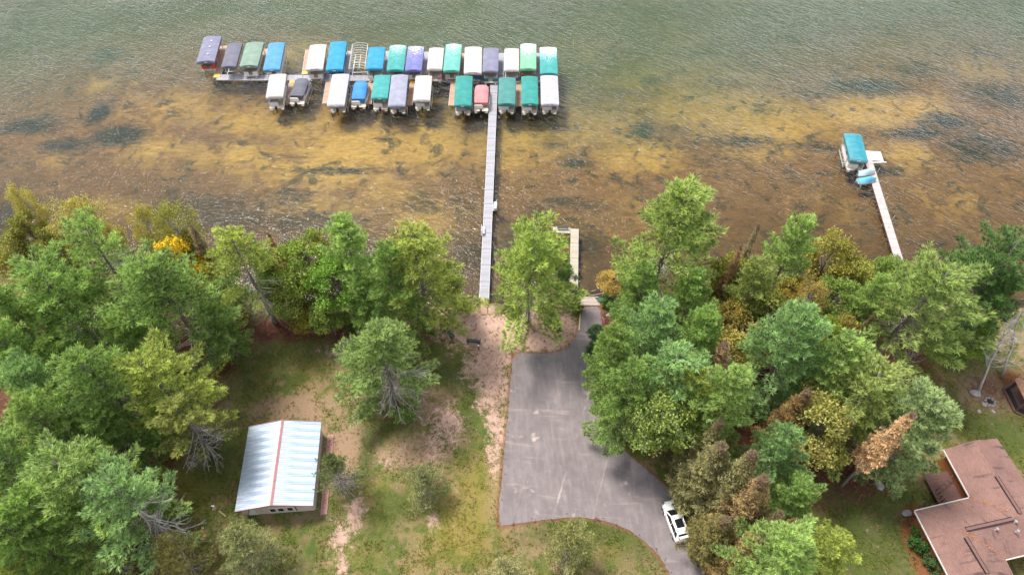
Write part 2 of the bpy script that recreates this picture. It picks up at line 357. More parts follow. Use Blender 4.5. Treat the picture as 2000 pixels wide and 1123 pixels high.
db = np.concatenate([[1.2, 1.6, 2, 3], np.arange(4, 100, 1.), [110, 130, 170, 300, 700, 3000]])
Yb = yshore(xb)[:, None] + db[None]
def deepf(X, Y):
    base = (Y - 92 - .10 * np.abs(X) * 0 + 10 * np.sin(X * .045 + .8)) / 30
    return np.clip(base, 0, 1)
grid_obj('lake_bed', xb, Yb, height, bed_mat(), {'bsand': lambda X, Y: blobs(X, Y, BSAND, -1), 'bweed': lambda X, Y: blobs(X, Y, BWEED, -1), 'deep': deepf,
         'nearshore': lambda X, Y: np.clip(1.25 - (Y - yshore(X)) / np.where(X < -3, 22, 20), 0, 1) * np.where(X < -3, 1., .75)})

def water_mat():
    m, nt, out = newmat('water')
    a1 = noise(nt, .66, 2, mapscale=(.5, 1.5, 1), rot=R_(-40), dist=.5)
    n1 = mth(nt, 'POWER', mth(nt, 'SUBTRACT', 1., mth(nt, 'ABSOLUTE', mth(nt, 'MULTIPLY', mth(nt, 'SUBTRACT', a1, .5), 3.2)), clamp=True), 2.2)
    n2 = noise(nt, 2.4, 3, mapscale=(.7, 1.35, 1), rot=R_(-30), dist=.6)
    n3 = noise(nt, .06, 3)
    amp = mth(nt, 'ADD', .55, mth(nt, 'MULTIPLY', ramp(nt, n3, .35, .65), .5))
    # the wind reaches the open lake; the lee of the shore trees is calmer
    t = nt.nodes.new('ShaderNodeTexCoord'); sp = nt.nodes.new('ShaderNodeSeparateXYZ'); nt.links.new(t.outputs['Object'], sp.inputs[0])
    fetch = nt.nodes.new('ShaderNodeMapRange'); fetch.inputs[1].default_value = 55; fetch.inputs[2].default_value = 110; fetch.inputs[3].default_value = .33; fetch.inputs[4].default_value = 1.15
    nt.links.new(sp.outputs['Y'], fetch.inputs[0])
    h = mth(nt, 'MULTIPLY', mth(nt, 'ADD', mth(nt, 'MULTIPLY', n1, .27), mth(nt, 'MULTIPLY', n2, .48)), mth(nt, 'MULTIPLY', amp, fetch.outputs[0]))
    bp = nt.nodes.new('ShaderNodeBump'); bp.inputs['Strength'].default_value = 1.; bp.inputs['Distance'].default_value = .5
    nt.links.new(h, bp.inputs['Height'])
    tr = nt.nodes.new('ShaderNodeBsdfTransparent'); tr.inputs[0].default_value = (.86, .90, .80, 1)
    gl = nt.nodes.new('ShaderNodeBsdfGlossy'); gl.inputs['Roughness'].default_value = .1; gl.inputs[0].default_value = (1, 1, 1, 1)
    fr = nt.nodes.new('ShaderNodeFresnel'); fr.inputs['IOR'].default_value = 1.33
    nt.links.new(bp.outputs[0], gl.inputs['Normal']); nt.links.new(bp.outputs[0], fr.inputs['Normal'])
    mx = nt.nodes.new('ShaderNodeMixShader')
    nt.links.new(fr.outputs[0], mx.inputs[0]); nt.links.new(tr.outputs[0], mx.inputs[1]); nt.links.new(gl.outputs[0], mx.inputs[2]); nt.links.new(mx.outputs[0], out.inputs[0])
    return m
wt = MB().add([(-2500, 30, 0), (2500, 30, 0), (2500, 3000, 0), (-2500, 3000, 0)], [(0, 1, 2, 3)]).obj('lake_water', water_mat()); tag(wt, kind='structure')

# ------------------------------------------------------------------ asphalt parking lot and ramp
def asphalt_mat():
    m, nt, out = newmat('asphalt'); b = principled(nt, out, rough=.85, spec=.3)
    n1 = noise(nt, .25, 5); n2 = noise(nt, 2, 5); n3 = noise(nt, 14, 3); ns = noise(nt, .9, 3, mapscale=(2.2, .35, 1), rot=R_(4)); nh = noise(nt, .8, 3, mapscale=(.3, 2.2, 1), rot=R_(-4), loc=(9, 2, 0))
    c = mix(nt, n1, (.135, .114, .118), (.215, .185, .188))
    c = mix(nt, mth(nt, 'MULTIPLY', ramp(nt, noise(nt, .8, 6, rough=.7), .42, .7), .6), c, (.26, .225, .22))
    c = mix(nt, mth(nt, 'MULTIPLY', ramp(nt, ns, .48, .8), .45), c, (.34, .29, .28))
    c = mix(nt, mth(nt, 'MULTIPLY', ramp(nt, nh, .60, .8), .5), c, (.42, .34, .31))
    c = mix(nt, mth(nt, 'MULTIPLY', ramp(nt, n3, .3, .7), .18), c, (.09, .08, .085))
    sp_ = noise(nt, .55, 2, loc=(3, 17, 0))
    c = mix(nt, ramp(nt, mth(nt, 'ADD', sp_, mth(nt, 'MULTIPLY', n2, .22)), .78, .90), c, (.42, .34, .30))
    s0_, s1_ = GL(1170, 700), GL(1119, 876); dx_, dy_ = (s1_.x - s0_.x), (s1_.y - s0_.y); l_ = math.hypot(dx_, dy_)
    tcs = nt.nodes.new('ShaderNodeTexCoord'); sps = nt.nodes.new('ShaderNodeSeparateXYZ'); nt.links.new(tcs.outputs['Object'], sps.inputs[0])
    for off, wd_, cc, kk in ((0, .10, (.46, .38, .35), .6), (4.2, .06, (.40, .34, .32), .4), (-4.0, .05, (.10, .085, .09), .4)):
        dl_ = mth(nt, 'ADD', mth(nt, 'ADD', mth(nt, 'MULTIPLY', sps.outputs['X'], dy_ / l_), mth(nt, 'MULTIPLY', sps.outputs['Y'], -dx_ / l_)), -(s0_.x * dy_ - s0_.y * dx_) / l_ + off)
        dl_ = mth(nt, 'ABSOLUTE', mth(nt, 'ADD', dl_, mth(nt, 'MULTIPLY', mth(nt, 'SUBTRACT', n2, .5), .35)))
        c = mix(nt, mth(nt, 'MULTIPLY', mth(nt, 'MULTIPLY', ramp(nt, dl_, wd_ * .5, wd_ * 1.5, (1, 1, 1), (0, 0, 0)), ramp(nt, noise(nt, .5, 3), .42, .6)), kk), c, cc)
    vo = nt.nodes.new('ShaderNodeTexVoronoi'); vo.feature = 'DISTANCE_TO_EDGE'; vo.inputs['Scale'].default_value = .16
    t = nt.nodes.new('ShaderNodeTexCoord'); mp = nt.nodes.new('ShaderNodeMix'); mp.data_type = 'VECTOR'; mp.inputs[0].default_value = .06
    nn = nt.nodes.new('ShaderNodeTexNoise'); nn.inputs['Scale'].default_value = 1.2; nt.links.new(t.outputs['Object'], nn.inputs['Vector'])
    nt.links.new(t.outputs['Object'], mp.inputs[4]); nt.links.new(nn.outputs['Color'], mp.inputs[5]); nt.links.new(mp.outputs[1], vo.inputs['Vector'])
    ck = ramp(nt, vo.outputs['Distance'], .0015, .004, (1, 1, 1), (0, 0, 0))
    c = mix(nt, mth(nt, 'MULTIPLY', mth(nt, 'MULTIPLY', ck, ramp(nt, n1, .5, .65)), .5), c, (.08, .07, .07))
    nt.links.new(c, b.inputs['Base Color']); bump(nt, b, mth(nt, 'ADD', n3, noise(nt, 40, 2)), .35, .03)
    return m
rng = random.Random(3)
def smooth_poly(P, it=2, closed=True):
    for _ in range(it):
        Q = []
        for a, b in zip(P, P[1:] + P[:1]):
            if (a - b).length < 1.2: Q.append(a); Q.append((a + b) / 2); continue
            Q.append(a * .8 + b * .2); Q.append(a * .2 + b * .8)
        P = Q
    return P
pp = []
P2 = smooth_poly([Vector((p.x, p.y, 0)) for p in ASPW], 2)
for a, b in zip(P2, P2[1:] + P2[:1]):
    n = max(1, int((b - a).length / .5))
    for k in range(n):
        q = a.lerp(b, k / n); pp.append((q.x + rng.uniform(-.07, .07), q.y + rng.uniform(-.07, .07)))
bm = bmesh.new(); fv = [bm.verts.new((x, y, 0)) for x, y in pp]; bm.faces.new(fv)
bmesh.ops.triangulate(bm, faces=bm.faces[:]); 
for _ in range(2):
    long_e = [e for e in bm.edges if e.calc_length() > 1.2]
    bmesh.ops.subdivide_edges(bm, edges=long_e, cuts=1); bmesh.ops.triangulate(bm, faces=bm.faces[:])
for _ in range(3):
    long_e = [e for e in bm.edges if e.calc_length() > 1.2]
    bmesh.ops.subdivide_edges(bm, edges=long_e, cuts=1); bmesh.ops.triangulate(bm, faces=bm.faces[:])
for v in bm.verts: v.co.z = hz(v.co.x, v.co.y) + .045
bmesh.ops.recalc_face_normals(bm, faces=bm.faces)
me = bpy.data.meshes.new('parking_lot'); bm.to_mesh(me); bm.free(); me.materials.append(asphalt_mat())
me.polygons.foreach_set('use_smooth', [True] * len(me.polygons))
if me.polygons[0].normal.z < 0: me.flip_normals()
tag(inst('parking_lot', me), kind='structure')
# concrete planks at the foot of the launch ramp
rp = empty('launch_ramp', GL(1153, 590)); tag(rp, 'pale concrete plank ramp at the waterline below the narrow asphalt lane', 'ramp')
for k in range(3):
    c = GL(1153, 597, 0); y = c.y + .25 + k * .6; x = c.x
    MB().box((0, 0, 0), (2.6 + rng.uniform(-.15, .15), .52, .16), rng.uniform(-.02, .02), rx=-.12).obj('slab', M['concrete'], rp, loc=Vector((x, y, hz(x, y) + .05)) - Vector(rp.location))
# ------------------------------------------------------------------ docks
DZ = .62
MURK_DARK = simple('murk_darkened_leg', (.05, .042, .022), .9, 0, .3, 4)  # leg colour darkened below water to imitate murk and dark reflections
def deck_run(root, a, b, width, mat, seg=3.0, posts=True, z=DZ, th=.16, name='deck_section', frame=True, rail=None):
    a = Vector(a); b = Vector(b); d = (b - a); n = max(1, round(d.length / seg)); L_ = d.length / n
    rz = math.atan2(d.y, d.x) - math.pi / 2
    me = MB().box((0, 0, -th / 2 + .02), (width, L_ - .04, th)).mesh(name, mat)
    fr = MB().box((0, 0, -.07), (.05, L_ - .05, .2))
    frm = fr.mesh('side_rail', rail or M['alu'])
    po = MB()
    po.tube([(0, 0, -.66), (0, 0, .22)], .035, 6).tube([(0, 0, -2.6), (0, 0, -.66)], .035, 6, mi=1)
    pom = po.mesh('support_post', [M['alu'], MURK_DARK])
    for k in range(n):
        c = a.lerp(b, (k + .5) / n); c.z = z
        o = inst(name, me, root, c - Vector(root.location), rz)
        if frame:
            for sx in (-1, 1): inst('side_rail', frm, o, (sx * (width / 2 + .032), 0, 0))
        if posts:
            e = a.lerp(b, (k + .02) / n); e.z = z
            for sx in (-1, 1): inst('support_post', pom, root, e - Vector(root.location) + Vector((math.cos(rz), math.sin(rz), 0)) * sx * (width / 2 + .1), rz)

md0, md1 = G(965, 162, DZ), G(945.5, 584, DZ)
pier = empty('long_pier', (md1.x, md1.y, 0)); tag(pier, 'long narrow grey pier running from the sandy shore out to the boat lifts', 'pier')
deck_run(pier, md1, md0, 1.22, M['grey_deck'])
gw = empty('gangplank', GL(945, 612)); tag(gw, 'short brown wooden gangplank joining the grey pier to the sand', 'gangplank')
ga, gb = GL(945.5, 614, .12), G(945.5, 583, DZ + .02)
dv = gb - ga; ang = math.atan2(dv.z, math.hypot(dv.x, dv.y)); nb_ = int(dv.length / .2)
bmz = MB().box((0, 0, 0), (.84, .17, .05)).mesh('plank', M['wood_deck'])
for k in range(nb_):
    p = ga.lerp(gb, (k + .5) / nb_); o = inst('plank', bmz, gw, p - Vector(gw.location)); o.rotation_euler = (ang, 0, 0)
# benches on the pier
def pier_bench(px, py, side, label):
    p = G(px, py, DZ); t = empty('pier_bench', p, R_(2)); tag(t, label, 'bench', 'benches beside the long pier')
    MB().box((0, 0, -.02), (.75, 1.5, .06)).obj('platform', M['grey_deck'], t)
    MB().box((side * .05, 0, .42), (.38, 1.4, .05)).obj('seat', M['alu'], t)
    MB().box((side * .3, 0, .72), (.05, 1.4, .4)).obj('backrest', M['alu'], t)
    for y in (-.6, .6): MB().box((side * .05, y, .2), (.34, .05, .4)).obj('leg', M['alu'], t)
pier_bench(966.5, 405, 1, 'small grey bench on the lake-house side of the long pier, farther from shore')
pier_bench(944.5, 453, -1, 'small grey box bench on the near-shore stretch of the long pier')

ca, cb = G(424, 151.5, DZ), G(1056, 155.5, DZ)
cross = empty('cross_dock', (ca.x, ca.y, 0)); tag(cross, 'grey crosswise dock between the two rows of covered boat lifts', 'dock')
deck_run(cross, ca, cb, 1.45, M['grey_deck'], 3.05)
def finger(p0, p1, wd, wood, yel, label):
    a, b = G(*p0, DZ), G(*p1, DZ)
    t = empty('finger_dock', (a.x, a.y, 0)); tag(t, label, 'finger dock', 'finger docks between the boat lifts')
    deck_run(t, a, b, wd, M['wood_deck'] if wood else M['grey_deck'], 3.0)
    if yel:
        d = (b - a).normalized(); c = a + d * .45
        MB().box((0, 0, 0), (wd * .8, .75, .03)).obj('yellow_plate', M['yellow'], t, loc=(c.x - a.x, c.y - a.y, DZ + .035), rz=math.atan2(d.y, d.x) - math.pi / 2)
FU = [((424, 152), (436, 90), 1.25, 1, 1, 'wide brown wooden finger dock at the far end beside the spotted lilac canopy'),
      ((507, 146), (517, 96), .95, 1, 1, 'brown wooden finger dock between the sage green and plain blue canopies'),
      ((595, 146), (602, 98), .95, 1, 1, 'brown wooden finger dock along the white canopy beside the gap in the outer row'),
      ((677, 146), (683, 100), .95, 0, 0, 'grey finger dock beside the bare white lift frame'),
      ((750, 146), (755, 100), .95, 0, 0, 'grey finger dock between two teal canopies of the outer row'),
      ((828, 147), (832, 102), .95, 0, 0, 'grey finger dock between the indigo and white canopies of the outer row'),
      ((901, 148), (904, 104), .95, 1, 0, 'brown finger dock between the streaked teal canopy and the widest white canopy'),
      ((978, 149), (980, 104), .95, 0, 0, 'grey finger dock between the slate grey and white canopies of the outer row'),
      ((1051, 150), (1051, 104), .95, 0, 0, 'grey finger dock beside the speckled mint green canopy'),
      ((571, 157), (560, 203), .85, 1, 1, 'brown finger dock between the white canopy and the charcoal covered pontoon boat'),
      ((642, 157), (635, 203), .85, 1, 0, 'brown finger dock along the pale lilac canopy of the inner row'),
      ((726, 157), (720, 204), .85, 1, 1, 'brown finger dock between the blue covered boat and a teal canopy'),
      ((806, 158), (800, 206), .85, 1, 1, 'brown finger dock between the grey lilac and white canopies of the inner row'),
      ((886, 158), (881, 207), .85, 1, 0, 'brown finger dock beside the long plain teal canopy near the pink covered boat'),
      ((1013, 159), (1013, 208), .85, 1, 1, 'brown finger dock between two green canopies past the long pier')]
for f in FU: finger(*f)

# L-shaped courtesy dock by the ramp
ld = empty('courtesy_dock', G(1122, 560, 0)); tag(ld, 'beige L-shaped wooden dock with black tyre fenders beside the launch ramp', 'dock')
deck_run(ld, G(1120.5, 566, DZ), G(1122.5, 447, DZ), 1.05, M['beige_deck'], 2.6, posts=False)
deck_run(ld, G(1114.5, 450.5, DZ), G(1078, 449, DZ), .95, M['beige_deck'], 2.6, posts=False)
for px, py in ((1131, 447), (1114, 560), (1131, 560), (1078, 455)):
    p = G(px, py, 0) - Vector(ld.location); MB().tube([p + Vector((0, 0, -1.4)), p + Vector((0, 0, 1.3))], .07, 7).obj('post', M['beige_deck'], ld)
for py in (470, 499, 531):
    p = G(1131, py, DZ - .15) - Vector(ld.location); mb = MB(); rings = []
    for k in range(13):
        t = 2 * math.pi * k / 12; c = Vector((0, math.cos(t) * .27, math.sin(t) * .27))
        rings.append([p + c + Vector((.1 * math.cos(q), .1 * math.sin(q) * math.cos(t), .1 * math.sin(q) * math.sin(t))) for q in [2 * math.pi * j / 6 for j in range(6)]])
    mb.loft(rings, False).obj('tyre_fender', M['tyre'], ld, smooth=True)
bp_ = G(1099, 450, DZ) - Vector(ld.location)
MB().box(bp_ + Vector((0, .2, .42)), (1.7, .35, .06)).obj('bench_seat', M['green_paint'], ld)
for s in (-1, 1): MB().box(bp_ + Vector((s * .7, .2, .2)), (.08, .3, .4)).obj('bench_leg', M['beige_deck'], ld)

# private dock on the right
pd0, pd1 = G(1762, 528, DZ), G(1694, 306, DZ)
pdk = empty('private_dock', (pd0.x, pd0.y, 0)); tag(pdk, 'pale slim dock with a square end platform reaching out past the two covered watercraft', 'dock')
deck_run(pdk, pd0, pd1, 1.22, M['pale_deck'], 3.05, rail=M['house_deck'])  # dark rail colour stands in for the dock's shaded side and its reflection
deck_run(pdk, G(1691, 304, DZ + .02), G(1723, 306, DZ + .02), 2.2, M['white_paint'], 3.4, z=DZ + .03)
for px, py in ((1712, 340), (1714, 398), (1727, 396), (1731, 450), (1741, 432), (1724, 412)):
    p = G(px, py, 0) - Vector(pdk.location); MB().tube([p + Vector((0, 0, -1.5)), p + Vector((0, 0, 1.25))], .04, 6).obj('mooring_pole', M['white_paint'], pdk)
lad = G(1727, 317, DZ) - Vector(pdk.location)
MB().box(lad + Vector((-.9, -.12, .05)), (2.4, .2, .1), R_(3)).obj('bumper_rail', M['white_paint'], pdk)

# ------------------------------------------------------------------ canopies, lifts and pontoon boats
def canopy_mat(name, col, spots=0., rough=.75):
    m, nt, out = newmat(name); b = principled(nt, out, col, rough)
    n1 = noise(nt, .7, 4); n2 = noise(nt, 3, 4)
    c = mix(nt, ramp(nt, n1, .3, .7), tuple(x * .8 for x in col), tuple(min(1, x * 1.1 + .015) for x in col))
    c = mix(nt, mth(nt, 'MULTIPLY', ramp(nt, n2, .55, .75), .22), c, tuple(x * .6 for x in col))
    t = nt.nodes.new('ShaderNodeTexCoord'); sp = nt.nodes.new('ShaderNodeSeparateXYZ'); nt.links.new(t.outputs['Object'], sp.inputs[0])
    if spots:
        g = nt.nodes.new('ShaderNodeMapRange'); g.inputs[1].default_value = -2.; g.inputs[2].default_value = 4.4; g.inputs[3].default_value = -.14; g.inputs[4].default_value = .03 + .17 * spots
        nt.links.new(sp.outputs['Y'], g.inputs[0])
        k = mth(nt, 'ADD', noise(nt, 11, 2, rough=.6, mapscale=(1, .7, 1)), g.outputs[0])
        ctr = mth(nt, 'MULTIPLY', mth(nt, 'ABSOLUTE', sp.outputs['X']), -.05)
        c = mix(nt, ramp(nt, mth(nt, 'ADD', k, ctr), .54, .57), c, (.78, .78, .74))
    nt.links.new(c, b.inputs['Base Color'])
    bump(nt, b, mth(nt, 'ADD', mth(nt, 'SINE', mth(nt, 'MULTIPLY', sp.outputs['Y'], 12)), n2), .12, .05)
    return m
CC = {'lilac': (.36, .35, .46), 'slate': (.115, .115, .155), 'sage': (.17, .25, .20), 'blue': (.06, .24, .46), 'white': (.44, .415, .40), 'tealblue': (.01, .23, .40), 'teal': (.03, .27, .26), 'indigo': (.13, .14, .36),
      'mint': (.16, .42, .25), 'palelilac': (.40, .38, .44), 'greylilac': (.25, .26, .34), 'darkteal': (.045, .20, .185), 'paleteal': (.10, .36, .31), 'violet': (.17, .17, .25), 'deepteal': (.015, .225, .20)}
CM = {}
def cmat(c, s=0.):
    if (c, s) not in CM: CM[(c, s)] = canopy_mat('canopy_%s' % c, CC[c], s)
    return CM[(c, s)]
def canopy_mesh(wd, ln, mat, seed):
    r = random.Random(seed); nx, ny = 14, 30; V = []; F = []
    val = .38 + r.uniform(-.05, .08); cr = .14 + r.uniform(0, .07); ph = r.uniform(0, 6)
    nb = round(ln / .95)
    def top(u, v):     # u, v in -1..1
        a = abs(u); e = abs(v)
        z = cr * (1 - a ** 2.2) - .05 * max(0, (e - .9) / .1) ** 2
        z -= (.03 + .02 * math.sin(ph)) * (0.5 - .5 * math.cos(v * nb * math.pi)) * (1 - a ** 4) + .012 * math.sin(u * 5 + ph) * math.sin(v * 7 + ph)
        return z
    for j in range(ny + 1):
        v = -1 + 2 * j / ny
        endf = 1 - .03 * max(0, (abs(v) - .9) / .1) ** 2
        row = []
        for i in range(nx + 1):
            u = -1 + 2 * i / nx
            row.append((u * wd / 2 * endf, v * ln / 2, top(u, v)))
        sidev = val * (.92 + .08 * math.cos(v * nb * math.pi))
        V += [(-wd / 2 * endf * 1.012, v * ln / 2, -sidev), (-wd / 2 * endf * 1.008, v * ln / 2, -sidev * .3)] + row + [(wd / 2 * endf * 1.008, v * ln / 2, -sidev * .3), (wd / 2 * endf * 1.012, v * ln / 2, -sidev)]
    n = nx + 5
    for j in range(ny):
        for i in range(n - 1): F.append((j * n + i, j * n + i + 1, (j + 1) * n + i + 1, (j + 1) * n + i))
    for j, s in ((0, -1), (ny, 1)):           # end valances
        b = len(V)
        for i in range(n):
            x, y, z = V[j * n + i]; V.append((x, y + s * .10, min(z, 0) - val * .45 if 1 < i < n - 2 else z))
        for i in range(n):
            x, y, z = V[j * n + i]; V.append((x, y + s * .11, -val * .95))
        for i in range(n - 1):
            F.append((j * n + i, j * n + i + 1, b + i + 1, b + i)); F.append((b + i, b + i + 1, b + n + i + 1, b + n + i))
    mb = MB(); mb.add(V, F); me = mb.mesh('canopy', mat, True, 60); return me
def leg(name, parent, x, y, zb, zt, rad, mat=None):
    return MB().tube([(x, y, zb), (x, y, -.03)], rad, 6, mi=1).tube([(x, y, -.03), (x, y, zt)], rad, 6).obj(name, [mat or M['alu'], MURK_DARK], parent)
def lift_frame(t, wd, ln, top, boatless=False):
    h = wd / 2 - .06
    for sx in (-1, 1):
        for sy in (-1, 1):
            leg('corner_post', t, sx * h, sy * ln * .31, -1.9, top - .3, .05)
        MB().box((sx * h, 0, .25), (.1, ln * .66, .16)).obj('side_beam', M['alu'], t)
        MB().tube([(sx * h, -ln * .5, top - .42), (sx * h, ln * .5, top - .42)], .03, 5).obj('top_rail', M['white_paint'], t)
        for q in (-.46, -.2, .2, .46):
            MB().tube([(sx * h, ln * (.31 if q > 0 else -.31), 1.7), (sx * h, ln * q, top - .44)], .025, 5, False).obj('brace', M['alu'], t)
    for sy in (-1, 1): MB().box((0, sy * ln * .2, .34), (wd - .1, .14, .12)).obj('cross_beam', M['alu'], t)
    mb = MB()
    for k in range(8):
        a = 2 * math.pi * k / 8; b = a + math.pi / 4
        mb.tube([(h + .12, ln * .31 + .42 * math.cos(a), 1.2 + .42 * math.sin(a)), (h + .12, ln * .31 + .42 * math.cos(b), 1.2 + .42 * math.sin(b))], .02, 4, False)
        if k % 2 == 0: mb.tube([(h + .12, ln * .31, 1.2), (h + .12, ln * .31 + .42 * math.cos(a), 1.2 + .42 * math.sin(a))], .015, 4, False)
    mb.obj('winch_wheel', M['chrome'], t)

def make_boat():
    t = empty('pontoon_boat')
    for sx in (-1, 1):
        pts = [(sx * .88, -3.05, 0), (sx * .88, 2.3, 0), (sx * .88, 2.75, .05), (sx * .88, 3.1, .14), (sx * .88, 3.25, .2)]
        MB().tube(pts, [.31, .31, .27, .15, .03], 10).obj('pontoon', M['chrome'], t, True)
    MB().box((0, 0, .4), (2.5, 6.1, .12)).obj('deck', M['vinyl'], t)
    hgt = .68
    for sx in (-1, 1):
        fp = MB().box((sx * 1.2, .15, .46 + hgt / 2), (.05, 5.2, hgt)).obj('rail_panel', M['panel'], t)
        MB().tube([(sx * 1.2, -2.45, 1.18), (sx * 1.2, 2.75, 1.18)], .025, 5).obj('top_rail', M['chrome'], fp)
    for y, wd_, xo in ((2.75, .85, -.78), (2.75, .85, .78), (-2.45, 1.5, -.4)):
        MB().box((xo, y, .46 + hgt / 2), (wd_, .05, hgt)).obj('rail_panel', M['panel'], t)
    for sx in (-1, 1):
        s = MB().box((sx * .85, 1.55, .68), (.6, 1.9, .4)); s.box((sx * 1.08, 1.55, 1.0), (.16, 1.9, .36)); s.obj('bench_seat', M['vinyl'], t)
    s = MB().box((-.5, -2.05, .68), (1.3, .6, .4)); s.box((-.5, -2.32, 1.0), (1.3, .14, .36)); s.obj('rear_seat', M['vinyl'], t)
    c = MB().box((.65, -.55, .85), (.7, .6, .8)).obj('console', M['panel'], t)
    MB().box((.65, -.32, 1.35), (.62, .04, .24), rx=-.5).obj('windscreen', M['glass'], c)
    MB().box((.6, -1.3, .95), (.5, .5, .16)).box((.6, -1.52, 1.2), (.5, .12, .5)).obj('captain_chair', M['vinyl'], t)
    o = empty('outboard_motor', (0, -3.35, .55), parent=t)
    rings = []
    for z, a, b in ((-.05, .17, .22), (.1, .21, .3), (.38, .22, .33), (.52, .18, .28), (.58, .08, .14)):
        rings.append([(a * math.cos(q), b * math.sin(q) - .08, z) for q in [2 * math.pi * k / 10 for k in range(10)]])
    MB().loft(rings).obj('cowling', M['motor'], o, True)
    MB().loft([[(.07, -.12, -.05), (-.07, -.12, -.05), (-.07, .1, -.05), (.07, .1, -.05)], [(.05, -.2, -.85), (-.05, -.2, -.85), (-.05, .02, -.85), (.05, .02, -.85)]]).box((0, .2, 0), (.3, .3, .12)).obj('leg', M['motor'], o)
    p = MB()
    for k in range(3):
        a = 2 * math.pi * k / 3; p.box((.11 * math.cos(a), -.3, -.75 + .11 * math.sin(a)), (.2, .02, .09), ry=-a)
    p.tube([(0, -.36, -.75), (0, -.1, -.75)], .05, 6); p.obj('propeller', M['chrome'], o)
    return t
boat0 = make_boat(); boat_used = [False]
def place_boat(c, yaw, col, label, z=.62, sc_=1.):
    t = boat0 if not boat_used[0] else copy_tree(boat0); boat_used[0] = True
    t.location = (c.x, c.y, z); t.rotation_euler = (0, 0, yaw); t.scale = (1, sc_, 1)
    tag(t, label, 'pontoon boat', 'pontoon boats on the lifts')
    def rec(o):
        for ch in o.children:
            ch.color = (*col, 1); rec(ch)
    rec(t); return t
TOPZ = 3.05
def lift(quad, colour, spots, canopy_label, boat, bow_near, seed, frame_only=False, ground_cat='boat lift'):
    P = [G(quad[i], quad[i + 1], TOPZ) for i in (0, 2, 4, 6)]
    far = (P[0] + P[1]) / 2; near = (P[2] + P[3]) / 2; near = near + (far - near).normalized() * .45; c = (far + near) / 2
    d = far - near; ln = d.length * .97; yaw = math.atan2(d.y, d.x) - math.pi / 2
    wd = ((P[1] - P[0]).length + (P[2] - P[3]).length) / 2 * .99
    t = empty('boat_lift', (c.x, c.y, 0), yaw); tag(t, canopy_label, ground_cat, 'canopied boat lifts along the cross dock')
    lift_frame(t, wd, ln, TOPZ)
    if frame_only:
        n = 11
        for k in range(n):
            y = -ln / 2 + ln * k / (n - 1)
            MB().tube([(wd / 2 * u, y, TOPZ - .3 + .34 * (1 - u * u)) for u in (-1, -.6, -.2, .2, .6, 1)], .045, 5).obj('canopy_bow', M['white_paint'], t)
        for u in (-1, -.33, .33, 1):
            MB().tube([(wd / 2 * u, -ln / 2 * (1.08 if abs(u) < 1 else 1), TOPZ - .3 + .33 * (1 - u * u)), (wd / 2 * u, ln / 2 if abs(u) == 1 else 0, TOPZ - .3 + .33 * (1 - u * u))], .045, 5).obj('canopy_rail', M['white_paint'], t)
    else:
        o = inst('canopy', canopy_mesh(wd, ln, cmat(colour, spots), seed), t, (0, 0, TOPZ - .2))
        if seed == 0:
            for y_ in (-2., .3, 2.2): MB().tube([(.15, y_, TOPZ + .02), (.15, y_, TOPZ + .1)], .16, 8).obj('white_patch', M['white_paint'], t)
        if spots == 0 and seed % 3 != 1:
            s = -1; MB().box((0, s * (ln / 2 + .12), TOPZ - .33), (.55, .02, .14)).obj('maker_patch', M['white_paint'], t)
    if boat:
        col, bl, off = boat
        ax = Vector((-math.sin(yaw), math.cos(yaw), 0))
        if bow_near: place_boat(c - ax * off, yaw + math.pi, col, bl)
        else: place_boat(c - ax * off, yaw, col, bl)
    return t, c, yaw
WH, RD, BE, BLU, GRY, TEA = (.7, .7, .72), (.5, .06, .04), (.5, .42, .36), (.03, .12, .33), (.3, .3, .33), (.02, .16, .2)
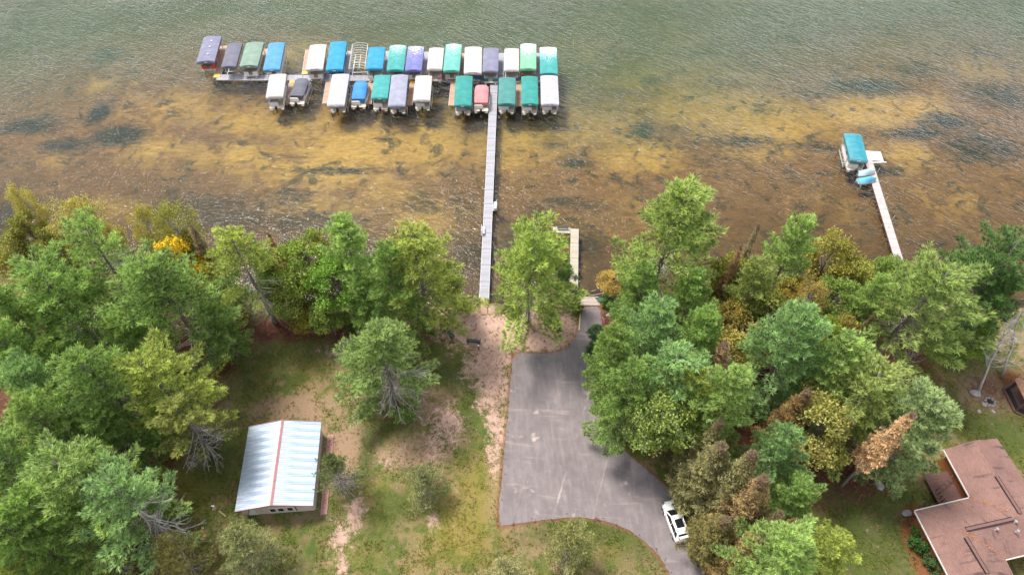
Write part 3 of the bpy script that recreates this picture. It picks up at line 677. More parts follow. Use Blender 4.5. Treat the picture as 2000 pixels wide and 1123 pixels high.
US = [((398, 69, 431.8, 70, 417, 123, 382, 122), 'violet', 0, 'boat lift with a dull lilac canopy marked by a few white spots', (RD, 'red and white pontoon boat under the spotted lilac canopy', .9)),
      ((444.6, 82.7, 473, 83, 459, 133, 430, 132.7), 'slate', 0, 'boat lift with a dark charcoal canopy beside the wide wooden finger dock', None),
      ((480.7, 80.8, 514.9, 81.4, 501.6, 131.7, 465.8, 130.8), 'sage', 0, 'boat lift with the only sage grey-green canopy', (WH, 'silver white pontoon boat under the sage green canopy', 1.1)),
      ((524, 81, 556.7, 82, 544, 139, 513, 138), 'blue', 0, 'boat lift with a plain sky blue canopy beside the open gap in the outer row', (WH, 'white pontoon boat mostly hidden under the sky blue canopy', .5)),
      ((605, 85, 638, 86, 629, 138, 596.6, 137.4), 'white', 0, 'boat lift with a white canopy just past the open gap in the outer row', (WH, 'white pontoon boat under the white canopy beside the open gap', 1.1)),
      ((645, 79.5, 678, 80, 668, 139, 635.5, 139), 'tealblue', 0, 'boat lift with a long blue canopy turning teal at its valance, beside the bare frame', (BLU, 'pontoon boat hidden under the long blue canopy next to the bare frame', .3)),
      ((686, 83, 720, 84, 709.6, 136, 682, 135.5), 'white', 0, 'empty boat lift with a bare white canopy frame and no fabric', None),
      ((720, 90, 753, 91, 746, 137, 714, 136), 'tealblue', 0, 'boat lift with a short teal blue canopy next to the bare white frame', (WH, 'white boat bow poking out under the short teal blue canopy', 1.2)),
      ((761, 87, 794, 87.4, 788, 140, 754, 139), 'teal', .35, 'boat lift with a teal canopy lightly flecked white, beside the indigo one', (WH, 'white pontoon boat under the lightly flecked teal canopy', .6)),
      ((797, 89, 828, 89.6, 823, 140, 790, 139), 'indigo', .45, 'boat lift with the only indigo blue canopy, flecked white at its lake end', (WH, 'pontoon boat under the indigo canopy', .7)),
      ((838, 91.6, 867.6, 92, 863, 138, 833, 137), 'white', 0, 'boat lift with a white canopy between the indigo and streaked teal ones', ((.5, .25, .27), 'pale pink railed pontoon boat under the white canopy next to the indigo one', 1.1)),
      ((871, 84.4, 902, 85, 897, 141, 864.4, 140), 'paleteal', .3, 'boat lift with a long streaked pale teal canopy between two white canopies', (BE, 'beige railed pontoon boat under the streaked pale teal canopy', .9)),
      ((907, 90, 942, 90.4, 940, 145, 906, 144.6), 'white', 0, 'boat lift with the widest white canopy, beside the slate grey one', (BLU, 'blue and white pontoon boat under the widest white canopy', .7)),
      ((944, 92, 974.4, 92.6, 973, 142, 942, 141.4), 'violet', 0, 'boat lift with a slate grey canopy in the outer row across from the long pier', (TEA, 'dark teal pontoon boat under the slate grey canopy', 1.3)),
      ((985, 93, 1014, 93.4, 1014, 140, 984.4, 139.4), 'white', .0, 'boat lift with a narrow white canopy beside the speckled mint one', (BLU, 'light blue railed pontoon boat under the narrow white canopy', 1.2)),
      ((1016, 84, 1048, 84.4, 1047, 137, 1016.4, 136.6), 'mint', 1., 'boat lift with the only mint green canopy, heavily speckled white', (RD, 'red and white pontoon boat under the speckled mint green canopy', 1.2)),
      ((1054, 91, 1087.6, 91, 1089.6, 146, 1055, 146), 'teal', 1., 'boat lift with teal canopy heavily whitened at its lake end, last in row', (WH, 'pontoon boat hidden under the whitened teal canopy at the end of the outer row', .2))]
DS = [((526, 143, 559.5, 143.5, 551, 192.5, 518, 191.6), 'white', 0, 'boat lift with a white canopy standing alone at the far end of the inner row', (WH, 'silver pontoon boat with black motor under the lone white canopy', .9)),
      ((649, 142, 682, 143, 671.6, 209, 636.5, 208), 'palelilac', 0, 'boat lift with a long pale lilac canopy beside the blue covered boat', (GRY, 'pontoon boat hidden under the long pale lilac canopy', .5)),
      ((731, 144, 763, 145, 756, 195, 724, 193), 'teal', 0, 'boat lift with a ribbed teal canopy touching the grey lilac one', (WH, 'white pontoon boat with motor under the ribbed teal canopy', 1.)),
      ((764, 144, 797.6, 144.4, 790, 210, 757, 209), 'greylilac', 0, 'boat lift with a long grey lilac canopy between the ribbed teal and the white ones', (GRY, 'pontoon boat hidden under the long grey lilac canopy', .6)),
      ((812, 146, 843.6, 146.4, 840, 199, 805.6, 198), 'white', 0, 'boat lift with a white canopy beside open water in the inner row', (WH, 'pontoon boat under the white canopy beside the open water', .4)),
      ((890, 146, 923.6, 146.6, 920, 209, 886, 208), 'deepteal', 0, 'boat lift with a long plain emerald teal canopy beside the pink covered boat', (GRY, 'pontoon boat with motor under the long emerald teal canopy', .9)),
      ((973.6, 150, 1008, 149.6, 1006, 206, 973, 205.4), 'darkteal', 0, 'boat lift with a dull dark green-grey canopy right beside the long pier', (WH, 'pontoon boat under the dull dark green canopy beside the pier', .5)),
      ((1018, 147.6, 1050, 147, 1051.6, 206, 1018.4, 206), 'deepteal', 0, 'boat lift with an emerald canopy between the dull green and the last lilac one', (WH, 'silver pontoon boat with black motor under the emerald canopy near the end', .9)),
      ((1056, 146, 1089, 145.6, 1093, 206, 1056.4, 207), 'palelilac', 0, 'boat lift with a pale lilac canopy at the near end of the inner row', (WH, 'white boat with black motor under the end pale lilac canopy', .8))]
for k, (q, c, s, l, b) in enumerate(US): lift(q, c, s, l, b, True, k, frame_only=(k == 6))
for k, (q, c, s, l, b) in enumerate(DS): lift(q, c, s, l, b, False, 40 + k)

# boats under their own fitted covers
def cover_mesh(mat, seed, ln=4.9):
    r = random.Random(seed); nu, nv = 12, 22; V = []; F = []
    for j in range(nv + 1):
        v = -1 + 2 * j / nv
        wv = 1.22 * (1 - max(0, v) ** 4 * .28) * (1 - max(0, -v) ** 6 * .12)
        for i in range(nu + 1):
            u = -1 + 2 * i / nu
            z = .1 + .38 * (1 - abs(u) ** 2.4) * (1 - abs(v) ** 3.5 * .8) - .05 * math.sin(v * 9) ** 2 * (1 - u * u) + r.uniform(-.01, .01)
            V.append((u * wv, v * ln / 2, z))
        n = nu + 1
    bnd = [j * n for j in range(nv + 1)] + [nv * n + i for i in range(1, n)] + [j * n + nu for j in reversed(range(nv))] + [i for i in reversed(range(1, nu))]
    for j in range(nv):
        for i in range(nu): F.append((j * n + i, j * n + i + 1, (j + 1) * n + i + 1, (j + 1) * n + i))
    b = len(V)
    for k in bnd: V.append((V[k][0] * 1.02, V[k][1] * 1.01, -.5))
    m_ = len(bnd)
    for k in range(m_): F.append((bnd[k], bnd[(k + 1) % m_], b + (k + 1) % m_, b + k))
    return MB().add(V, F).mesh('cover', mat, True, 50)
def covered_boat(p_far, p_near, colour, label, llabel, seed, off=0.):
    a, b = G(*p_far, 1.9), G(*p_near, 1.9); d = a - b; c = (a + b) / 2; yaw = math.atan2(d.y, d.x) - math.pi / 2
    t = place_boat(c, yaw, WH, label)
    sc_c = d.length / 6.6
    inst('cover', cover_mesh(canopy_mat('cover_cloth', colour), seed), t, (0, .45, 1.28))
    lf = empty('boat_lift', (c.x, c.y, 0), yaw); tag(lf, llabel, 'boat lift', 'open boat lifts without a canopy')
    for sx in (-1, 1):
        for sy in (-1, 1): leg('corner_post', lf, sx * 1.5, sy * 2., -1.9, 1.8, .05)
        MB().box((sx * 1.5, 0, .22), (.1, 4.6, .14)).obj('side_beam', M['alu'], lf)
        MB().tube([(sx * 1.5, -2, 1.78), (sx * 1.5, 2, 1.0)], .04, 5).obj('brace', M['alu'], lf)
    for sy in (-1, 1): MB().box((0, sy * 1.6, .26), (3., .12, .1)).obj('cross_beam', M['alu'], lf)
covered_boat((592, 153), (577, 197), (.10, .10, .13), 'pontoon boat under a fitted charcoal cover, motor showing', 'open lift holding the charcoal covered pontoon boat', 1)
covered_boat((706, 158), (698, 204), (.03, .2, .5), 'pontoon boat under a fitted bright blue cover', 'open lift holding the bright blue covered pontoon boat', 2)
covered_boat((941, 163), (939, 214), (.52, .2, .21), 'pontoon boat under a fitted dusty pink cover beside the long pier', 'open lift holding the dusty pink covered pontoon boat', 3)

# lift and watercraft at the private dock
q = (1649, 259, 1682, 259, 1697, 314, 1664, 318)
t, c, yaw = lift(q, 'teal', 0, 'boat lift with a glossy teal canopy at the end of the private dock', (WH, 'white pontoon boat under the glossy teal canopy at the private dock', .6), False, 77)
t['group'] = ''; del t['group']
cmx = canopy_mat('canopy_glossy_teal', (.015, .24, .30), 0, .1)  # bluer than the plain teal: sky reflection put into the cloth colour
for n_ in cmx.node_tree.nodes:
    if n_.type == 'BSDF_PRINCIPLED': n_.inputs['IOR'].default_value = 2.3
for ch in t.children:
    if ch.name.startswith('canopy') and ch.type == 'MESH': ch.data.materials[0] = cmx
def jetski(px, py, tint, label):
    p = G(px, py, .75); t = empty('jet_ski', p, R_(-80)); tag(t, label, 'jet ski', 'covered watercraft beside the private dock')
    st = [(-1.5, .42, .28), (-1.35, .56, .4), (-.7, .6, .55), (-.1, .56, .72), (.35, .5, .86), (.8, .42, .68), (1.25, .28, .48), (1.55, .06, .34)]
    hull = [[(-w_, y, -.05), (w_, y, -.05), (w_ * 1.1, y, .22), (-w_ * 1.1, y, .22)] for y, w_, h in st]
    MB().loft(hull).obj('hull', M['white_paint'], t)
    rings = [[(-w_ * 1.12, y, .2), (-w_ * .85, y, .2 + h * .35), (-w_ * .35, y, .12 + h * .85), (0, y, .12 + h * .95), (w_ * .35, y, .12 + h * .85), (w_ * .85, y, .2 + h * .35), (w_ * 1.12, y, .2)] for y, w_, h in st]
    MB().loft(rings).obj('cover', canopy_mat('watercraft_cover', tint), t, True, angle=70)
    lf = empty('watercraft_lift', (p.x, p.y, 0), R_(-80)); tag(lf, 'white lift under ' + label.split(' on ')[0], 'lift', 'small lifts at the private dock')
    for sx in (-1, 1):
        MB().box((sx * .4, 0, .58), (.12, 2.6, .1)).obj('bunk', M['white_paint'], lf)
        for sy in (-1, 1): MB().tube([(sx * .75, sy * 1.2, -1.2), (sx * .75, sy * 1.2, .7)], .04, 6).obj('post', M['white_paint'], lf)
    for sy in (-1, 1): MB().box((0, sy * 1.2, .5), (1.5, .09, .09)).obj('beam', M['white_paint'], lf)
jetski(1690, 339, (.40, .52, .55), 'pale grey-blue covered jet ski on the lift nearer the teal canopy')
jetski(1692, 354, (.10, .38, .55), 'brighter blue covered jet ski on the lift nearer the shore')

# ------------------------------------------------------------------ metal-roofed building
ez, rz_ = LAND + 2.45, LAND + 3.55
E = [G(486, 831, ez), G(628, 826, ez), G(610, 991, ez), G(460, 995, ez)]
cen = sum(E, Vector()) / 4; ax = ((E[0] - E[3]) + (E[1] - E[2])); bl = ax.length / 2; ax.normalize(); bw = ((E[1] - E[0]).length + (E[2] - E[3]).length) / 2
byaw = math.atan2(ax.y, ax.x) - math.pi / 2
bld = empty('pavilion', (cen.x, cen.y, LAND), byaw); tag(bld, 'pavilion with a silver blue ribbed metal gable roof and pinkish red ridge', 'building')
def metal_roof():
    m, nt, out = newmat('galvanised_roof'); b = principled(nt, out, (.6, .66, .74), .3, .55)
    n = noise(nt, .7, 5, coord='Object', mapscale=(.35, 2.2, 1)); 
    nt.links.new(mix(nt, ramp(nt, n, .36, .64), (.38, .48, .66), (.66, .73, .84)), b.inputs['Base Color'])  # blue and pale streaks painted in to imitate reflected sky and clouds
    nt.links.new(mth(nt, 'ADD', .2, mth(nt, 'MULTIPLY', noise(nt, .8, 3), .25)), b.inputs['Roughness'])
    return m
mr = metal_roof(); trim = simple('red_trim', (.34, .14, .13), .5, 0, .15, 2)
zr, zee = rz_ - LAND, ez - LAND
npan = 11; pw = bl / npan; sl = math.hypot(bw / 2, zr - zee); sa = math.atan2(zr - zee, bw / 2)
pm = MB().box((0, 0, 0), (sl, pw - .015, .025))
for k in range(4): pm.loft([[(-sl / 2, -pw / 2 + pw * (k + .5) / 4 + dy, z) for dy, z in ((-.035, .0125), (-.02, .045), (.02, .045), (.035, .0125))], [(sl / 2, -pw / 2 + pw * (k + .5) / 4 + dy, z) for dy, z in ((-.035, .0125), (-.02, .045), (.02, .045), (.035, .0125))]])
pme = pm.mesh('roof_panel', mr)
rr = random.Random(8)
for sx in (-1, 1):
    for k in range(npan):
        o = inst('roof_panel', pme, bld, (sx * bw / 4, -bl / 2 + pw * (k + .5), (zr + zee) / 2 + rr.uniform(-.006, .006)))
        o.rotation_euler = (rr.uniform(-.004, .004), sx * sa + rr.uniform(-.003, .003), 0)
    MB().box((sx * .08, 0, zr + .025), (.16, bl + .06, .03), ry=sx * sa).obj('ridge_cap', trim, bld)
    for sy in (-1, 1): MB().box((sx * bw / 4, sy * (bl / 2 + .03), (zr + zee) / 2 - .02), (sl + .05, .05, .2), ry=sx * sa).obj('gable_trim', trim, bld)
wx, wy = bw / 2 - .35, bl / 2 - .45
for sx in (-1, 1): MB().box((sx * wx, 0, zee / 2 - .05), (.14, 2 * wy, zee - .1)).obj('side_wall', M['pale_siding'], bld)
for sy in (-1, 1):
    g = MB().box((0, sy * wy, zee / 2 - .05), (2 * wx - .15, .14, zee - .1)).obj('end_wall', M['pale_siding'], bld)
    y = sy * wy
    MB().add([(-wx, y - .06, zee - .1), (wx, y - .06, zee - .1), (0, y - .06, zr - .12), (-wx, y + .06, zee - .1), (wx, y + .06, zee - .1), (0, y + .06, zr - .12)], [(0, 1, 2), (5, 4, 3), (0, 3, 4, 1), (1, 4, 5, 2), (2, 5, 3, 0)]).obj('gable', simple('green_gable', (.10, .18, .13), .6), bld)
for x in (-.55, .35, 1.35):
    wn_ = MB().box((x, -wy - .08, 1.05), (.62, .04, .95)).obj('window', M['glass'], bld)
    MB().box((x, -wy - .09, .53), (.8, .1, .1)).box((x, -wy - .09, 1.57), (.8, .1, .1)).box((x - .36, -wy - .09, 1.05), (.1, .1, .94)).box((x + .36, -wy - .09, 1.05), (.1, .1, .94)).obj('window_frame', M['white_paint'], wn_)
MB().box((-3.3, -wy - .2, .8), (.12, .12, 1.9), ry=.35).obj('brace', simple('brown_post', (.32, .14, .08), .7), bld)
MB().box((-2.9, -wy - .09, .95), (.9, .06, 1.7)).obj('door', M['white_paint'], bld)
MB().box((3.2, -wy - .09, 1.5), (.4, .04, .3)).obj('notice_board', M['white_paint'], bld)
MB().box((2.0, -wy - .12, 1.2), (.05, .08, 1.3)).obj('downpipe', M['dark'], bld)
cx_ = ax.copy(); sx_ = Vector((ax.y, -ax.x, 0))
for a, b in ((-.2, 4.4), (-5.2, -2.)):
    c = Vector((cen.x, cen.y, 0)) + sx_ * (bw / 2 + .65) + ax * (a + b) / 2
    st = MB().box((0, 0, 0), (.75, b - a, .1)).obj('gravel_bed', simple('pink_gravel', (.40, .21, .19), .95, 0, .35, 6, .6), None, loc=(c.x, c.y, hz(c.x, c.y) + .02), rz=byaw)
    tag(st, 'narrow pinkish gravel bed along the pavilion wall, ' + ('lake end' if a > -1 else 'near end'), 'gravel bed')

# ------------------------------------------------------------------ house, lower right
def HP(cx, cy, z): return G(1680 + cx / 2.931, 740 + cy / 2.931, z)
HE, HR = LAND + 2.9, LAND + 4.25
A, C, B = HP(480, 403, HE), HP(785, 340, HE), HP(660, 350, HR)
I, K, P1, Q = HP(632, 680, HE), HP(315, 755, HE), HP(908, 783, HR), HP(594, 868, HR)
W1, S1, X1, Mm = HP(600, 1307, HE), HP(824, 1290, HR), HP(975, 1307, HE), HP(832, 1030, HE)
Nn, P2e = HP(1190, 950, HE), HP(1038, 981, HE)
house = empty('brown_house', (K.x, K.y, LAND)); tag(house, 'house with low brown shingled hip roof, cut off by the picture corner', 'house')
HO = Vector(house.location)
def shingle_mat():
    m, nt, out = newmat('brown_shingles'); b = principled(nt, out, rough=.9, spec=.2)
    uv = nt.nodes.new('ShaderNodeUVMap')
    br = nt.nodes.new('ShaderNodeTexBrick'); br.inputs['Scale'].default_value = 1; br.inputs['Brick Width'].default_value = .3; br.inputs['Row Height'].default_value = .15
    br.inputs['Mortar Size'].default_value = .018; br.inputs['Color1'].default_value = (.215, .130, .110, 1); br.inputs['Color2'].default_value = (.26, .162, .138, 1); br.inputs['Mortar'].default_value = (.17, .09, .078, 1)
    nt.links.new(uv.outputs[0], br.inputs['Vector'])
    n1 = noise(nt, .4, 4); n2 = noise(nt, 1.1, 4, mapscale=(1, 1, 1))
    mp = nt.nodes.new('ShaderNodeMapping'); mp.inputs['Scale'].default_value = (2.2, .45, 1); nt.links.new(uv.outputs[0], mp.inputs[0])
    ns = nt.nodes.new('ShaderNodeTexNoise'); ns.inputs['Scale'].default_value = .8; ns.inputs['Detail'].default_value = 4; nt.links.new(mp.outputs[0], ns.inputs[0])
    c = mix(nt, ramp(nt, n1, .3, .7), mix(nt, 1., br.outputs['Color'], (.85, .83, .85), 'MULTIPLY'), mix(nt, 1., br.outputs['Color'], (1.15, 1.12, 1.1), 'MULTIPLY'))
    c = mix(nt, mth(nt, 'MULTIPLY', ramp(nt, ns.outputs['Fac'], .58, .74), .8), c, (.045, .032, .035))
    nt.links.new(c, b.inputs['Base Color']); bump(nt, b, br.outputs['Fac'], -.5, .03)
    return m
def slope(name, pts, eave, mat, parent, th=.14, org=None):
    pts = [Vector(p) for p in pts]; o3 = org or HO
    ud = (eave[1] - eave[0]); ud.z = 0; ud.normalize(); nrm = Vector()
    for i in range(len(pts)): nrm += (pts[i] - pts[0]).cross(pts[(i + 1) % len(pts)] - pts[0])
    nrm.normalize()
    if nrm.z < 0: nrm = -nrm
    vd = nrm.cross(ud)
    bm = bmesh.new(); top = [bm.verts.new(p - o3) for p in pts]; bot = [bm.verts.new(p - o3 - Vector((0, 0, th))) for p in pts]
    bm.faces.new(top); bm.faces.new(bot[::-1])
    n = len(pts)
    for i in range(n): bm.faces.new((top[i], bot[i], bot[(i + 1) % n], top[(i + 1) % n]))
    bmesh.ops.recalc_face_normals(bm, faces=bm.faces)
    ul = bm.loops.layers.uv.new('UVMap')
    for f in bm.faces:
        for l in f.loops: l[ul].uv = (l.vert.co.dot(ud), l.vert.co.dot(vd))
    me = bpy.data.meshes.new(name); bm.to_mesh(me); bm.free(); me.materials.append(mat)
    return inst(name, me, parent)
shm = shingle_mat()
roof = empty('roof', parent=house)
slope('roof_slope', (A, B, P1, I), (A, I), shm, roof); slope('roof_slope', (B, C, Nn, P2e, P1), (C, Nn), shm, roof)
slope('roof_slope', (I, P1, Q, K), (I, K), shm, roof); slope('roof_slope', (Q, P1, P2e, Mm), (Mm, P2e), shm, roof)
slope('roof_slope', (K, Q, S1, W1), (K, W1), shm, roof); slope('roof_slope', (Q, Mm, X1, S1), (Mm, X1), shm, roof)
gut = simple('white_gutter', (.5, .46, .43), .5)
for a, b in ((A, I), (I, K), (K, W1), (Mm, X1), (Mm, P2e)):
    d = b - a; nrm = Vector((d.y, -d.x, 0)).normalized(); mid = (a + b) / 2 - HO
    hc = HP(760, 850, HE) - (a + b) / 2
    side = -1 if nrm.dot(hc) > 0 else 1
    MB().box(mid + nrm * side * .07 + Vector((0, 0, -.06)), (.12, d.length, .13), math.atan2(d.y, d.x) - math.pi / 2).obj('gutter', gut, roof)
rv = simple('ridge_vent', (.16, .085, .075), .8); rvd = simple('vent_slot', (.02, .014, .014), .9)
for a, b in ((HP(780, 556, HR), HP(914, 768, HR)), (HP(606, 860, HR), HP(872, 800, HR)), (HP(604, 905, HR), HP(728, 1110, HR))):
    d = b - a; mid = (a + b) / 2 - HO; yy = math.atan2(d.y, d.x) - math.pi / 2; nrm = Vector((d.y, -d.x, 0)).normalized()
    MB().box(mid + Vector((0, 0, .05)), (.28, d.length, .1), yy).obj('ridge_vent', rv, roof)
    for s in (-1, 1): MB().box(mid + nrm * s * .19 + Vector((0, 0, .02)), (.09, d.length, .09), yy).obj('vent_slot', rvd, roof)
litter = simple('needle_litter', (.30, .13, .05), .95, 0, .4, 5)
def valley(a, b):
    mb = MB(); r = random.Random(2); n = int((b - a).length / .12)
    for k in range(n):
        p = a.lerp(b, (k + r.random()) / n) - HO
        if r.random() < .35: continue
        mb.box(p + Vector((r.uniform(-.12, .12), r.uniform(-.12, .12), .035)), (r.uniform(.08, .25), r.uniform(.06, .2), .05), r.uniform(0, 3))
    o = mb.obj('needle_litter', litter, roof); o['kind'] = 'stuff'
valley(I + Vector((0, 0, .0)), P1); valley(Q, Mm)
for cx, cy in ((878, 822), (889, 876), (771, 864)):
    p = HP(cx, cy, HR - .35) - HO
    v = MB().tube([p + Vector((0, 0, -.2)), p + Vector((0, 0, .45))], .1, 8).obj('vent_pipe', gut, roof, True)
    MB().tube([p + Vector((0, 0, .42)), p + Vector((0, 0, .52))], .15, 8).obj('cap', M['chrome'], v)
def offset_poly(P, d):
    out = []; n = len(P)
    ar = sum(P[i].x * P[(i + 1) % n].y - P[(i + 1) % n].x * P[i].y for i in range(n))
    s = 1 if ar > 0 else -1
    for i in range(n):
        a, b, c = P[i - 1], P[i], P[(i + 1) % n]
        d1 = (b - a).to_2d().normalized(); d2 = (c - b).to_2d().normalized()
        n1 = Vector((-d1.y, d1.x)) * s; n2 = Vector((-d2.y, d2.x)) * s
        bi = (n1 + n2); bi = bi / max(.3, bi.length_squared) * 2
        out.append(Vector((b.x + bi.x * d, b.y + bi.y * d, 0)))
    return out
fp = offset_poly([A, I, K, W1, X1, Mm, P2e, Nn, C], .55)
for i in range(len(fp)):
    a, b = fp[i] - HO, fp[(i + 1) % len(fp)] - HO; d = b - a
    zt = (HE - LAND) - .05
    MB().box(((a.x + b.x) / 2, (a.y + b.y) / 2, zt / 2 - .1), (.15, d.length, zt + .2), math.atan2(d.y, d.x) - math.pi / 2).obj('wall', M['log_wall'], house)
ga_, gc_ = fp[0] - HO, fp[8] - HO
MB().add([(ga_.x, ga_.y, HE - LAND - .15), (gc_.x, gc_.y, HE - LAND - .15), ((ga_.x + gc_.x) / 2, (ga_.y + gc_.y) / 2, HR - LAND - .35), (ga_.x, ga_.y - .1, HE - LAND - .15), (gc_.x, gc_.y - .1, HE - LAND - .15), ((ga_.x + gc_.x) / 2, (ga_.y + gc_.y) / 2 - .1, HR - LAND - .35)], [(0, 1, 2), (5, 4, 3), (0, 3, 4, 1), (1, 4, 5, 2), (2, 5, 3, 0)]).obj('gable', M['log_wall'], house)
dkz = LAND + .9
dpts = [HP(430, 640, dkz), HP(560, 520, dkz), HP(660, 720, dkz), HP(490, 770, dkz)]
dk = empty('house_deck', Vector((dpts[0].x, dpts[0].y, LAND))); tag(dk, 'dark brown plank deck tucked in the inner corner of the brown house', 'deck')
DO = Vector(dk.location)
dcn = sum(dpts, Vector()) / 4; dd_ = (I - A).normalized(); dyaw = math.atan2(dd_.y, dd_.x) - math.pi / 2
pl = MB().box((0, 0, 0), (.17, 5.4, .05)).mesh('deck_plank', M['house_deck'])
for k in range(24): inst('deck_plank', pl, dk, dcn - DO + Vector((math.cos(dyaw) * (k - 11.5) * .185, math.sin(dyaw) * (k - 11.5) * .185, 0)), dyaw)
for a, b in ((dpts[0], dpts[3]), (dpts[0], dpts[1])):
    rl = MB().tube([a - DO + Vector((0, 0, .95)), b - DO + Vector((0, 0, .95))], .05, 5).obj('railing', M['house_deck'], dk)
    for k in range(7):
        p = a.lerp(b, k / 6) - DO; MB().tube([p + Vector((0, 0, -.85)), p + Vector((0, 0, .95))], .045, 5).obj('baluster', M['house_deck'], rl)
# gazebo
gc = G(2012, 782, LAND); gaz = empty('gazebo', gc, R_(10)); tag(gaz, 'six-sided gazebo with tan shingled roof at the picture edge above the house', 'gazebo')
GR_, GT_ = LAND + 2.5, LAND + 4.2
tsh = shingle_mat().copy(); tsh.name = 'tan_shingles'
for n_ in tsh.node_tree.nodes:
    if n_.type == 'TEX_BRICK':
        n_.inputs['Color1'].default_value = (.30, .17, .10, 1); n_.inputs['Color2'].default_value = (.40, .24, .15, 1); n_.inputs['Mortar'].default_value = (.16, .09, .06, 1)
hexp = [Vector((3.1 * math.cos(R_(60 * k + 20)), 3.1 * math.sin(R_(60 * k + 20)), 0)) for k in range(6)]
groof = empty('roof', (0, 0, 0), parent=gaz)
for k in range(6):
    a, b = hexp[k] + Vector((0, 0, 2.5)), hexp[(k + 1) % 6] + Vector((0, 0, 2.5))
    slope('roof_slope', (a, b, Vector((0, 0, 4.0))), (a, b), tsh, groof, .1, org=Vector((0, 0, 0)))
    MB().tube([hexp[k] * .92, hexp[k] * .92 + Vector((0, 0, 2.5))], .08, 6).obj('post', M['house_deck'], gaz)
    c, d = hexp[k] * .93, hexp[(k + 1) % 6] * .93; e = d - c; m_ = (c + d) / 2; yy = math.atan2(e.y, e.x) - math.pi / 2
    MB().box(m_ + Vector((0, 0, .5)), (.06, e.length - .2, .8), yy).obj('screen_panel', simple('dark_screen', (.03, .028, .032), .6), gaz)
    MB().box(m_ * 1.06 + Vector((0, 0, .12)), (.4, e.length + .2, .14), yy).obj('deck_edge', M['house_deck'], gaz)
MB().add([(*(p * .9).to_2d(), .2) for p in hexp] + [(*(p * .9).to_2d(), .02) for p in hexp], [tuple(range(6)), tuple(range(11, 5, -1))] + [(k, (k + 1) % 6, 6 + (k + 1) % 6, 6 + k) for k in range(6)]).obj('floor', M['house_deck'], gaz)

